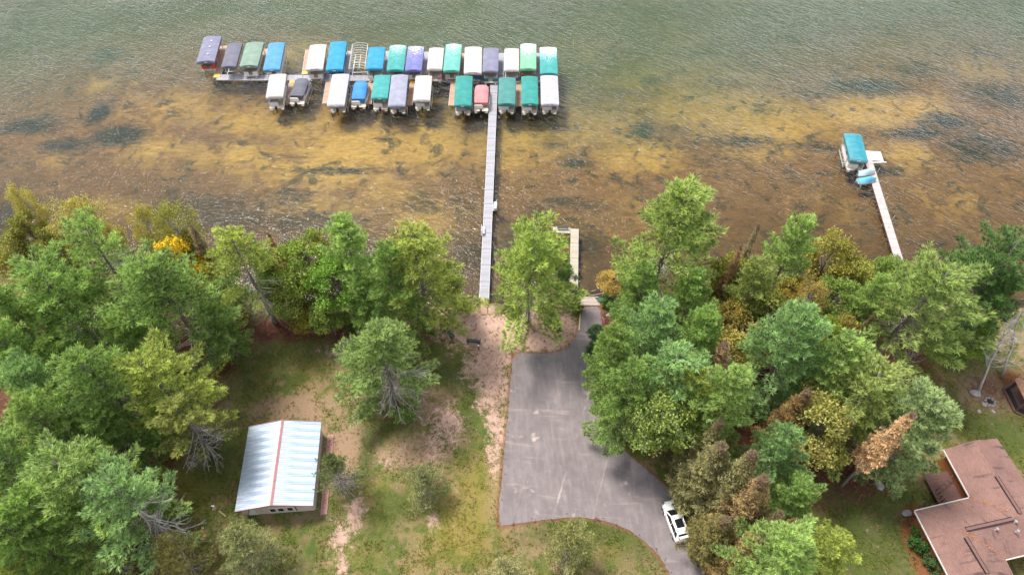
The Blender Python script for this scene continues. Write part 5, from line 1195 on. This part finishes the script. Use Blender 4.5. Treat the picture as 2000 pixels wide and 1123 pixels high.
T = [
 # left shore and wood
 ('birch_tree', 'birch', 106, 366, 17, 4.2, TAN, 'tan leafed birch, tallest over the water in the far left shore wood'),
 ('pine_tree', 'lush', -40, 560, 20, 6, GN, 'pine mostly beyond the left picture edge below the olive cedar'),
 ('pine_tree', 'pine', -45, 860, 19, 6, GN, 'pine mostly beyond the left picture edge beside the pale green one'),
 ('pine_tree', 'lush', -22, 650, 19, 5.4, GN, 'pine half beyond the left picture edge in the middle of the wood'),
 ('pine_tree', 'lush', -20, 1020, 17, 5.0, GN, 'pine half beyond the left picture edge near the bottom corner'),
 ('birch_tree', 'birch', 2, 342, 17, 2.2, TAN, 'tan leafed birch tip cut off by the left picture edge at the water'),
 ('cedar_tree', 'cedar', -18, 430, 14, 3.6, OL, 'olive cedar mostly beyond the left picture edge at the shore'),
 ('cedar_tree', 'cedar', 14, 398, 15, 3.2, OL, 'olive cedar at the left picture edge beside the tall tan birch'),
 ('cedar_tree', 'cedar', 62, 440, 13, 3.4, OL, 'olive brown cedar in front of the tall tan birch'),
 ('birch_tree', 'birch', 186, 424, 13, 2.5, TAN, 'low tan-olive birch at the waterline right of the tallest tan birch'),
 ('pine_tree', 'sparse', 150, 428, 22, 5.4, LG, 'open pale green pine with bare trunk showing, in front of the tan birches'),
 ('birch_tree', 'birch', 306, 377, 18, 3.6, (.17, .185, .08), 'olive gold birch standing at the water behind the yellow maple'),
 ('birch_tree', 'birch', 256, 386, 16, 2.8, TAN, 'pinkish tan birch joined to the left side of the olive gold birch'),
 ('cedar_tree', 'cedar', 345, 438, 13, 2.8, OL, 'olive tree between the yellow maple and the grey spruce tip'),
 ('spruce_tree', 'deadspruce', 369, 432, 15, 1.7, (.22, .19, .17), 'half-dead grey spruce spire at the water beside the yellow maple'),
 ('maple_tree', 'yell', 314, 460, 14, 4.4, YEL, 'bright yellow maple among the left shore pines'),
 ('pine_tree', 'pine', 46, 510, 21, 6.0, GN, 'large green pine with bare lower trunk at the left picture edge'),
 ('pine_tree', 'pine', 284, 508, 21, 6.4, GN, 'very large spreading pine in front of the yellow maple'),
 ('pine_tree', 'sparse', 452, 456, 18, 5.6, YG, 'yellow-green open pine right of the grey spruce spire'),
 ('pine_tree', 'lush', 495, 476, 13, 2.6, GN, 'small green pine squeezed between the yellow-green pine and the mottled maple'),
 ('spruce_tree', 'deadspruce', 518, 446, 13, 1.3, (.25, .18, .16), 'small pinkish grey spruce tip at the water left of the mottled maple'),
 ('maple_tree', 'turn', 578, 450, 15, 5.0, (.10, .15, .035), 'green and orange mottled maple at the shore'),
 ('maple_tree', 'turn', 588, 596, 6.5, 2.7, (.14, .15, .03), 'small orange-tipped maple at the edge of the lawn'),
 ('pine_tree', 'lush', 668, 428, 19, 5.2, LG, 'tall light green pine behind the round leafy tree on the shore'),
 ('broadleaf_tree', 'leaf', 640, 500, 14, 4.4, (.085, .16, .04), 'round fresh green leafy tree between the mottled maple and the shore pines'),
 ('pine_tree', 'lush', 752, 482, 19, 4.9, GN, 'dense mid-green pine just left of the yellow-green pier-side pine'),
 ('birch_tree', 'birch', 768, 452, 15, 2.6, OL, 'olive birch peeking out behind the two pier-side pines'),
 ('pine_tree', 'pine', 803, 448, 20, 5.6, YG, 'yellow-green pine nearest the long pier on its left'),
 ('pine_tree', 'lone', 730, 644, 17, 5.9, (.12, .18, .085), 'lone pine with grey dead lower limbs on the lawn'),
 ('pine_tree', 'lush', 34, 708, 19, 5.0, BG, 'green pine at the left edge below the bare-trunked one'),
 ('pine_tree', 'pine', 142, 698, 20, 5.2, GN, 'full green pine in the second rank left of the yellowish one'),
 ('pine_tree', 'pine', 262, 702, 18, 4.8, YG, 'yellowish pine at the lawn edge left of the pavilion'),
 ('pine_tree', 'sparse', 330, 786, 14, 5.0, (.16, .19, .075), 'thin pine with many bare grey branches reaching toward the pavilion'),
 ('pine_tree', 'lush', 28, 780, 20, 4.6, LG, 'pale green pine at the left edge in the middle of the wood'),
 ('pine_tree', 'pine', 92, 896, 19, 5.4, LG, 'light green pine with upturned tips in the lower left wood'),
 ('pine_tree', 'lush', 42, 962, 17, 5.0, GN, 'dense darker pine low on the left edge'),
 ('pine_tree', 'sparse', 205, 944, 19, 5.8, BG, 'wide straggly pine full of grey twigs, lower left'),
 ('pine_tree', 'scots', 24, 1100, 11, 4.2, YG, 'yellow-green pine top in the lower left picture corner'),
 ('pine_tree', 'scots', 316, 1066, 9, 4.0, (.17, .17, .085), 'small olive grey pine at the bottom edge left of the grey-green one'),
 ('pine_tree', 'scots', 448, 1046, 10, 4.3, GY, 'grey-green young pine at the bottom edge below the pavilion'),
 ('pine_tree', 'scots', 172, 1066, 9, 3.4, (.13, .17, .07), 'small twiggy pine at the bottom edge under the straggly pine'),
 ('cedar_tree', 'cedar', 118, 560, 9, 3.0, (.06, .08, .03), 'dark understory cedar between the left-edge pine and the open bare-trunked pine'),
 ('cedar_tree', 'cedar', 205, 575, 9, 3.2, (.065, .085, .035), 'dark understory cedar left of the very large spreading pine'),
 ('broadleaf_tree', 'leaf', 398, 545, 10, 3.6, (.10, .135, .045), 'low olive-green tree between the very large pine and the yellow-green open pine'),
 ('maple_tree', 'turn', 562, 545, 10, 4.2, (.10, .14, .04), 'low green and orange maple in front of the mottled shore maple'),
 ('broadleaf_tree', 'leaf', 630, 585, 8, 3.2, (.10, .15, .045), 'low round green tree at the lawn edge left of the lone lawn pine'),
 ('broadleaf_tree', 'leaf', 520, 520, 10, 3.4, (.09, .15, .045), 'low green tree below the small pinkish spruce tip'),
 ('pine_tree', 'lush', 405, 600, 11, 3.6, GN, 'shorter green pine filling the gap right of the very large pine'),
 ('pine_tree', 'lush', 700, 540, 13, 4.0, GN, 'shorter pine between the round leafy tree and the dense mid-green pine'),
 ('broadleaf_tree', 'leaf', 862, 520, 9, 3.0, (.12, .17, .05), 'low yellow-green tree right below the yellow-green pier-side pine'),
 ('pine_tree', 'lush', 215, 610, 15, 4.4, LG, 'pale pine squeezed between the two front ranks of the left wood'),
 ('cedar_tree', 'cedar', 90, 640, 8, 3.2, (.06, .08, .03), 'dark low cedar under the large pine at the left edge'),
 ('pine_tree', 'lush', 180, 800, 15, 4.4, GN, 'shaded green pine behind the straggly twiggy one'),
 # lawn
 ('pine_tree', 'thin', 640, 894, 9, 3.0, (.10, .13, .075), 'thin dark pine overhanging the pavilion roof edge'),
 ('pine_tree', 'scots', 826, 922, 6, 2.9, GY, 'lone small grey-green pine in the middle of the grass'),
 ('pine_tree', 'scots', 1118, 1042, 9, 3.5, (.18, .20, .11), 'pale young pine inside the curve of the driveway'),
 ('pine_tree', 'scots', 992, 1106, 8, 3.3, (.20, .21, .15), 'silvery young pine at the bottom edge below the parking lot corner'),
 ('pine_tree', 'pine', 1038, 436, 20, 5.6, (.15, .21, .07), 'bright lone pine on the sandy point between the pier and the ramp'),
 ('cedar_tree', 'cedar', 1110, 508, 9, 2.0, DG, 'dark green cedar tucked behind the lone shore pine by the beige dock'),
 # right wood
 ('pine_tree', 'pine', 1334, 364, 23, 6.6, (.155, .215, .085), 'tallest bright green pine rising over the water right of the ramp'),
 ('broadleaf_shrub', 'turn', 1204, 522, 7, 2.5, (.22, .18, .075), 'tan-orange leafy shrub overhanging the water right of the ramp'),
 ('pine_tree', 'lush', 1266, 520, 16, 4.4, GN, 'green pine between the tan shrub and the tallest pine'),
 ('pine_tree', 'lush', 1366, 536, 16, 4.2, GN, 'round-topped pine just below the tallest pine'),
 ('pine_tree', 'lush', 1290, 592, 19, 5.4, BG, 'large pine above the bend of the ramp lane'),
 ('pine_tree', 'lush', 1392, 610, 17, 4.4, GN, 'pine beside the pinkish dead spruce on its lake side'),
 ('pine_tree', 'lush', 1214, 644, 17, 4.4, (.105, .165, .065), 'deep green pine hanging over the top of the parking lot'),
 ('pine_tree', 'pine', 1326, 686, 18, 5.0, BG, 'blue-green pine behind the asphalt-side trees, left of the pinkish spruce'),
 ('pine_tree', 'lush', 1246, 716, 17, 5.2, (.095, .155, .06), 'dark lush pine overhanging the middle of the parking lot'),
 ('birch_tree', 'birch', 1305, 748, 16, 5.6, (.12, .17, .065), 'loose yellow-green birch with white stem over the parking lot'),
 ('pine_tree', 'pine', 1362, 726, 17, 4.2, YG, 'yellow-tipped pine above the white-stemmed birch'),
 ('pine_tree', 'lush', 1440, 730, 20, 5.0, LG, 'pale blue-green pine right of the yellow-tipped one'),
 ('spruce_tree', 'deadspruce', 1418, 667, 15, 2.3, PK, 'pinkish dead spruce spire in the middle of the right wood'),
 ('spruce_tree', 'spruce', 1406, 820, 15, 2.7, BR, 'brown spruce spire just right of the white-stemmed birch'),
 ('spruce_tree', 'spruce', 1410, 866, 15, 3.8, BR, 'broad brown-olive spruce leaning over the parked car'),
 ('spruce_tree', 'spruce', 1474, 886, 17, 3.5, BR, 'tall brown spruce left of the bare grey snag'),
 ('spruce_tree', 'spruce', 1492, 930, 16, 3.6, (.19, .15, .10), 'pink-tipped brown spruce beside the bare grey snag'),
 ('spruce_tree', 'spruce', 1524, 1000, 13, 2.9, BR, 'brown spruce below the bare grey snag'),
 ('spruce_tree', 'spruce', 1556, 1016, 12, 2.4, (.12, .11, .05), 'small olive brown spruce right of the one below the snag'),
 ('spruce_tree', 'spruce', 1490, 1046, 13, 3.3, (.14, .11, .06), 'lowest brown spruce, just above the bottom picture edge'),
 ('spruce_tree', 'spruce', 1420, 1010, 11, 3.3, (.11, .105, .05), 'olive brown spruce beside the car at the driveway edge'),
 ('pine_tree', 'lush', 1492, 508, 17, 4.8, (.13, .17, .07), 'mid-green pine right of the tallest pine, near the water'),
 ('cedar_tree', 'cedar', 1466, 480, 15, 4.0, (.11, .125, .035), 'olive cedar between the tallest pine and the water'),
 ('spruce_tree', 'deadspruce', 1484, 433, 17, 1.1, (.2, .18, .16), 'thin grey dead spruce spire rising over the water'),
 ('spruce_tree', 'deadspruce', 1449, 476, 16, 1.2, (.24, .17, .14), 'thin pinkish dead spruce spire just right of the tallest pine'),
 ('pine_tree', 'lush', 1574, 432, 19, 4.3, LG, 'pale green pine at the water with a rounded top'),
 ('broadleaf_tree', 'turn', 1655, 448, 15, 4.0, (.16, .165, .05), 'yellow-olive leafy tree at the water left of the slim dock'),
 ('broadleaf_tree', 'turn', 1690, 504, 12, 3.6, (.15, .17, .055), 'lower yellow-olive tree near the foot of the slim dock'),
 ('maple_tree', 'turn', 1562, 530, 13, 2.4, (.20, .18, .06), 'small orange-yellow tree below the rounded pale pine'),
 ('birch_tree', 'birch', 1606, 546, 14, 2.7, (.23, .20, .095), 'small tan-yellow birch right of the orange-yellow tree'),
 ('broadleaf_tree', 'leaf', 1660, 546, 12, 3.6, (.11, .175, .06), 'vivid green leafy tree below the yellow-olive ones'),
 ('pine_tree', 'lush', 1732, 538, 15, 3.4, LG, 'slim light green pine left of the big dock-side pine'),
 ('broadleaf_tree', 'leaf', 1770, 502, 11, 3.6, (.11, .175, .06), 'bright green tree hiding the foot of the slim dock'),
 ('broadleaf_shrub', 'turn', 1810, 518, 6, 1.6, (.14, .06, .04), 'small reddish brown shrub at the water beside the dock foot'),
 ('pine_tree', 'pine', 1846, 524, 19, 6.3, (.14, .20, .08), 'big wide green pine right of the slim dock'),
 ('cedar_tree', 'cedar', 1530, 572, 15, 3.6, (.085, .105, .035), 'dark olive cedar in the middle of the right wood'),
 ('maple_tree', 'turn', 1442, 588, 12, 3.0, (.15, .135, .05), 'gold-olive leafy tree right of the round-topped pine'),
 ('maple_tree', 'turn', 1468, 630, 12, 4.2, (.17, .165, .065), 'golden leafed tree in a gap of the right wood'),
 ('pine_tree', 'lush', 1580, 616, 20, 6.2, BG, 'massive blue-green pine in the centre of the right wood'),
 ('pine_tree', 'lush', 1666, 660, 18, 5.4, LG, 'broad pale green pine right of the massive blue-green one'),
 ('pine_tree', 'pine', 1724, 720, 17, 5.2, (.15, .20, .085), 'yellow-green pine with its outer branches facing the lawn by the house'),
 ('maple_tree', 'turn', 1664, 616, 11, 2.4, (.18, .17, .06), 'small orange-gold tree behind the broad pale green pine'),
 ('broadleaf_tree', 'leaf', 1632, 614, 13, 2.2, (.13, .18, .04), 'small yellow-green tree at the top of the massive pine'),
 ('spruce_tree', 'spruce', 1706, 614, 15, 1.5, (.13, .12, .06), 'thin olive grey spruce spire left of the big wide pine'),
 ('spruce_tree', 'spruce', 1582, 760, 15, 3.0, (.155, .11, .06), 'brown spruce with orange tip above the orange-leafed tree'),
 ('spruce_tree', 'deadspruce', 1787, 808, 18, 1.8, (.30, .23, .19), 'bare-stemmed grey-pink spruce with orange tip near the house'),
 ('maple_tree', 'turn', 1638, 786, 15, 4.8, (.14, .15, .06), 'orange-olive leafed tree left of the grey-pink spruce'),
 ('pine_tree', 'lush', 1546, 842, 17, 4.5, BG, 'blue-green pine between the brown spruces and the orange-olive tree'),
 ('pine_tree', 'lush', 1572, 950, 13, 4.2, GN, 'green pine at the lawn edge right of the bare grey snag'),
 ('pine_tree', 'lush', 1546, 1042, 17, 5.0, LG, 'light green pine top at the bottom edge right of the brown spruces'),
 ('pine_tree', 'lush', 1638, 1054, 12, 3.8, YG, 'yellow-green pine at the bottom edge on the house lawn'),
 ('pine_tree', 'lush', 1826, 778, 17, 6.2, (.13, .185, .115), 'soft blue-green pine overhanging the brown house roof'),
 ('pine_tree', 'pine', 2002, 470, 20, 5.4, DG, 'dark green pine cut off by the right picture edge at the shore'),
 ('pine_tree', 'lush', 1968, 545, 14, 4.2, DG, 'dark lower pine behind the taller dead birch'),
 ('broadleaf_tree', 'leaf', 1925, 630, 8, 3.4, (.12, .19, .045), 'light green leafy young tree around the leaning dead birch'),
 ('cedar_tree', 'cedar', 1168, 632, 4, 1.4, (.03, .07, .03), 'low dark cedar bush at the narrow top of the ramp lane'),
 ('cedar_tree', 'cedar', 1164, 668, 4.5, 1.6, (.03, .07, .03), 'dark cedar bush where the ramp lane meets the parking lot'),
]
for n_, k_, px, py, h, r, col, lab in T: tree(n_, k_, px, py, h, r, col, lab, 'shrub' if 'shrub' in n_ else 'tree')
for px, py, h, r, col, lab in ((1791, 1056, 2.0, 1.7, (.035, .085, .03), 'round dark green bush by the hose at the house wall'), (1822, 1102, 2.0, 1.6, (.04, .08, .04), 'darker round bush below it, nearer the bottom edge'),
                              (1190, 590, 1.8, 1.6, (.05, .11, .04), 'green bush beside the turquoise kayak'), (1128, 600, 1.4, 1.1, (.08, .10, .03), 'low bush under the lone shore pine at the ramp edge'), (1000, 606, 1.2, 1.4, (.08, .11, .03), 'low green bush at the left foot of the lone shore pine'),
                              (905, 590, 1.3, 1.6, (.10, .13, .03), 'low yellow-green bush between the pine and the long pier'), (690, 640, 1.6, 1.5, (.06, .08, .03), 'dark bush under the shore pines at the lawn edge'), (790, 815, 2.2, 1.7, (.095, .155, .06), 'low green bush at the foot of the lone lawn pine'),
                              (1865, 700, 1.6, 1.5, (.09, .15, .04), 'low bush under the big wide pine on the house lawn')):
    tree('bush', 'bush', px, py, h, r, col, lab, 'bush', base=(px, py + 6))

# bare dead trees
def bare_tree(name, base_px, top_px, h, label, mat, r0=.2, nbr=14, seed=1, spread=.35, forks=1):
    b = GL(*base_px); tp = G(*top_px, LAND + h); t = empty(name, b); tag(t, label, 'dead tree')
    r = random.Random(seed); v = tp - b; mb = MB(); n = 7; pts = [b * 0 + v * (k / n) + Vector((r.uniform(-.25, .25), r.uniform(-.2, .2), 0)) * (k / n) for k in range(n + 1)]
    mb.tube(pts, [r0 * (1 - k / n) ** .8 + .025 for k in range(n + 1)], 7); mb.obj('trunk', mat, t, True)
    bm_ = MB()
    def grow(p, d, L_, rad, lvl):
        q = [p]; 
        for k in range(3): d = (d + Vector((r.uniform(-.25, .25), r.uniform(-.25, .25), r.uniform(-.05, .25)))).normalized(); q.append(q[-1] + d * L_ / 3)
        bm_.tube(q, [rad, rad * .75, rad * .5, rad * .2], 4 if lvl else 5, False)
        if lvl < 2:
            for k in range(4): s = q[r.randrange(1, 4)]; grow(s, (d + Vector((r.uniform(-1, 1), r.uniform(-1, 1), r.uniform(-.3, .6))) * .8).normalized(), L_ * r.uniform(.35, .6), rad * .5, lvl + 1)
    vd = v.normalized()
    for k in range(nbr):
        s = r.uniform(.3, .97) * n; i = min(int(s), n - 1); p = pts[i].lerp(pts[i + 1], s - i); a = r.uniform(0, 6.28)
        grow(p, (vd * .7 + Vector((math.cos(a), math.sin(a), .1))).normalized(), h * spread * (1.15 - s / n) * r.uniform(.6, 1.2), .06, 0)
    bm_.obj('branches', mat, t)
    return t
bare_tree('dead_birch', (1910, 766), (1972, 622), 12, 'leaning bleached dead birch with many fine branches beside the fire pit', BIRCH, .15, 28, 5, .36)
bare_tree('dead_birch', (1957, 738), (2001, 588), 13, 'second bleached dead birch nearer the right picture edge, sparser', BIRCH, .16, 12, 9, .3)
bare_tree('dead_snag', (1500, 1018), (1517, 978), 7, 'bare grey snag with branches radiating like a star among the brown spruces', GREYB, .14, 26, 4, .38)
bare_tree('dead_snag', (292, 952), (222, 886), 9, 'leafless grey conifer skeleton under the lower left pines', GREYB, .13, 24, 6, .3)
bare_tree('dead_snag', (1762, 724), (1792, 676), 7, 'tangle of grey dead branches below the big wide pine', GREYB, .1, 18, 8, .35)
bare_tree('fallen_birch', (305, 888), (232, 825), 6.5, 'white birch trunk slanting bare through the lower left pines', BIRCH, .15, 5, 11, .2)
bare_tree('dead_snag', (420, 700), (395, 660), 5, 'low grey dead branches at the foot of the very large pine', GREYB, .08, 14, 21, .4)
fl = [((1660, 930), (1715, 905), 'fallen dark log lying under the grey-pink spruce'), ((150, 880), (205, 912), 'fallen log on the red-brown floor of the lower left wood'), ((1, 950), (22, 968), 'short fallen log at the left picture edge')]
for k, (a, b, lab) in enumerate(fl):
    a_, b_ = GL(*a, .18), GL(*b, .2); o = MB().tube([a_ * 0, (b_ - a_) * .5 + Vector((0, .1, 0)), b_ - a_], [.2, .18, .13], 8).obj('fallen_log', BARK, None, True, loc=a_); tag(o, lab, 'log')

# ------------------------------------------------------------------ grass blades and ground litter (uncountable)
gr = np.random.default_rng(5)
def vnoise(X, Y, cell, seed):
    g = np.random.default_rng(seed).random((256, 256)); u, v = X / cell + 500, Y / cell + 500
    i, j = np.floor(u).astype(int), np.floor(v).astype(int); a, b = u - i, v - j; a = a * a * (3 - 2 * a); b = b * b * (3 - 2 * b)
    q = lambda m, k: g[(i + m) % 256, (j + k) % 256]
    return (q(0, 0) * (1 - a) + q(1, 0) * a) * (1 - b) + (q(0, 1) * (1 - a) + q(1, 1) * a) * b
n = 90000; X = gr.uniform(-60, 75, n); Y = gr.uniform(17, 56, n)
ok = (yshore(X) - Y) > 2.5
from mathutils.geometry import tessellate_polygon
def inpoly(X, Y, P):
    c = np.zeros(X.shape, bool); n_ = len(P)
    for i in range(n_):
        x0, y0 = P[i][:2]; x1, y1 = P[(i + 1) % n_][:2]
        if y0 == y1: continue
        c ^= ((y0 > Y) != (y1 > Y)) & (X < (x1 - x0) * (Y - y0) / (y1 - y0) + x0)
    return c
ok &= ~inpoly(X, Y, [(p.x, p.y) for p in ASPW]); ok &= ~inpoly(X, Y, [(p.x, p.y) for p in fp])
loc = Vector((cen.x, cen.y, 0)); lx = (X - loc.x) * math.cos(byaw) + (Y - loc.y) * math.sin(byaw); ly = -(X - loc.x) * math.sin(byaw) + (Y - loc.y) * math.cos(byaw)
ok &= ~((abs(lx) < bw / 2 + .3) & (abs(ly) < bl / 2 + .2))
ok &= gr.random(n) > np.maximum(blobs(X, Y, SAND) * 1.1, blobs(X, Y, NEEDLE) * .95)
ok &= near_asph(X, Y) < .3
ok &= gr.random(n) > blobs(X, Y, DRY) * .8
fb = .5 * vnoise(X, Y, 1.6, 1) + .3 * vnoise(X, Y, .7, 2) + .2 * vnoise(X, Y, 4., 3)
ok &= fb + gr.normal(0, .04, n) > .49
fb = None
X, Y = X[ok], Y[ok]; Z = height(X, Y)
Fg = Fol(9); Fg.tufts(np.stack([X, Y, Z], 1), (0, 0, .5), 5, .22, .08, .9, .7, var=np.clip(.75 * (vnoise(X, Y, .9, 7) * .6 + vnoise(X, Y, 2.5, 8) * .6 - .1) + .25 * gr.random(len(X)), 0, 1),
         cl=np.clip(.1 + blobs(X, Y, DRY) * .5 + blobs(X, Y, YELL) * .55 - blobs(X, Y, GREEN_SHADE) * .45 + .9 * (vnoise(X, Y, 1.3, 4) * .5 + vnoise(X, Y, 3.5, 5) * .5) - .1 + gr.normal(0, .1, len(X)), 0, 1))
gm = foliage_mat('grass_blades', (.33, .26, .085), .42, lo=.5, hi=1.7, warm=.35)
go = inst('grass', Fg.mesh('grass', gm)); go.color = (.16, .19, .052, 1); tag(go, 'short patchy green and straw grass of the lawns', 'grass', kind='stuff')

# fallen needles, cones and twigs on sand, wood floor and along the pavement edge
n = 60000; X = gr.uniform(-60, 75, n); Y = gr.uniform(17, 58, n)
ins = inpoly(X, Y, [(p.x, p.y) for p in ASPW]); ed = near_asph(X, Y)
pk = np.maximum(np.maximum(blobs(X, Y, SAND) * .35, blobs(X, Y, NEEDLE) * .8) * ~ins, np.where(ins, ed * .35, ed * .8))
ok = (gr.random(n) < pk) & ((yshore(X) - Y) > .6) & ~((abs((X - loc.x) * math.cos(byaw) + (Y - loc.y) * math.sin(byaw)) < bw / 2 + .3) & (abs(-(X - loc.x) * math.sin(byaw) + (Y - loc.y) * math.cos(byaw)) < bl / 2 + .2)) & ~inpoly(X, Y, [(p.x, p.y) for p in fp])
X, Y = X[ok], Y[ok]; Fl = Fol(19); Fl.tufts(np.stack([X, Y, height(X, Y) + .06], 1), (0, 0, 0), 3, .2, .09, 1., .05)
lm_ = foliage_mat('fallen_litter', (.30, .2, .13), .4, lo=.5, hi=1.7, warm=.1)
lo_ = inst('fallen_needles', Fl.mesh('fallen_needles', lm_)); lo_.color = (.17, .075, .045, 1); tag(lo_, 'rust brown fallen needles and twigs on the sand and along the pavement', 'litter', kind='stuff')
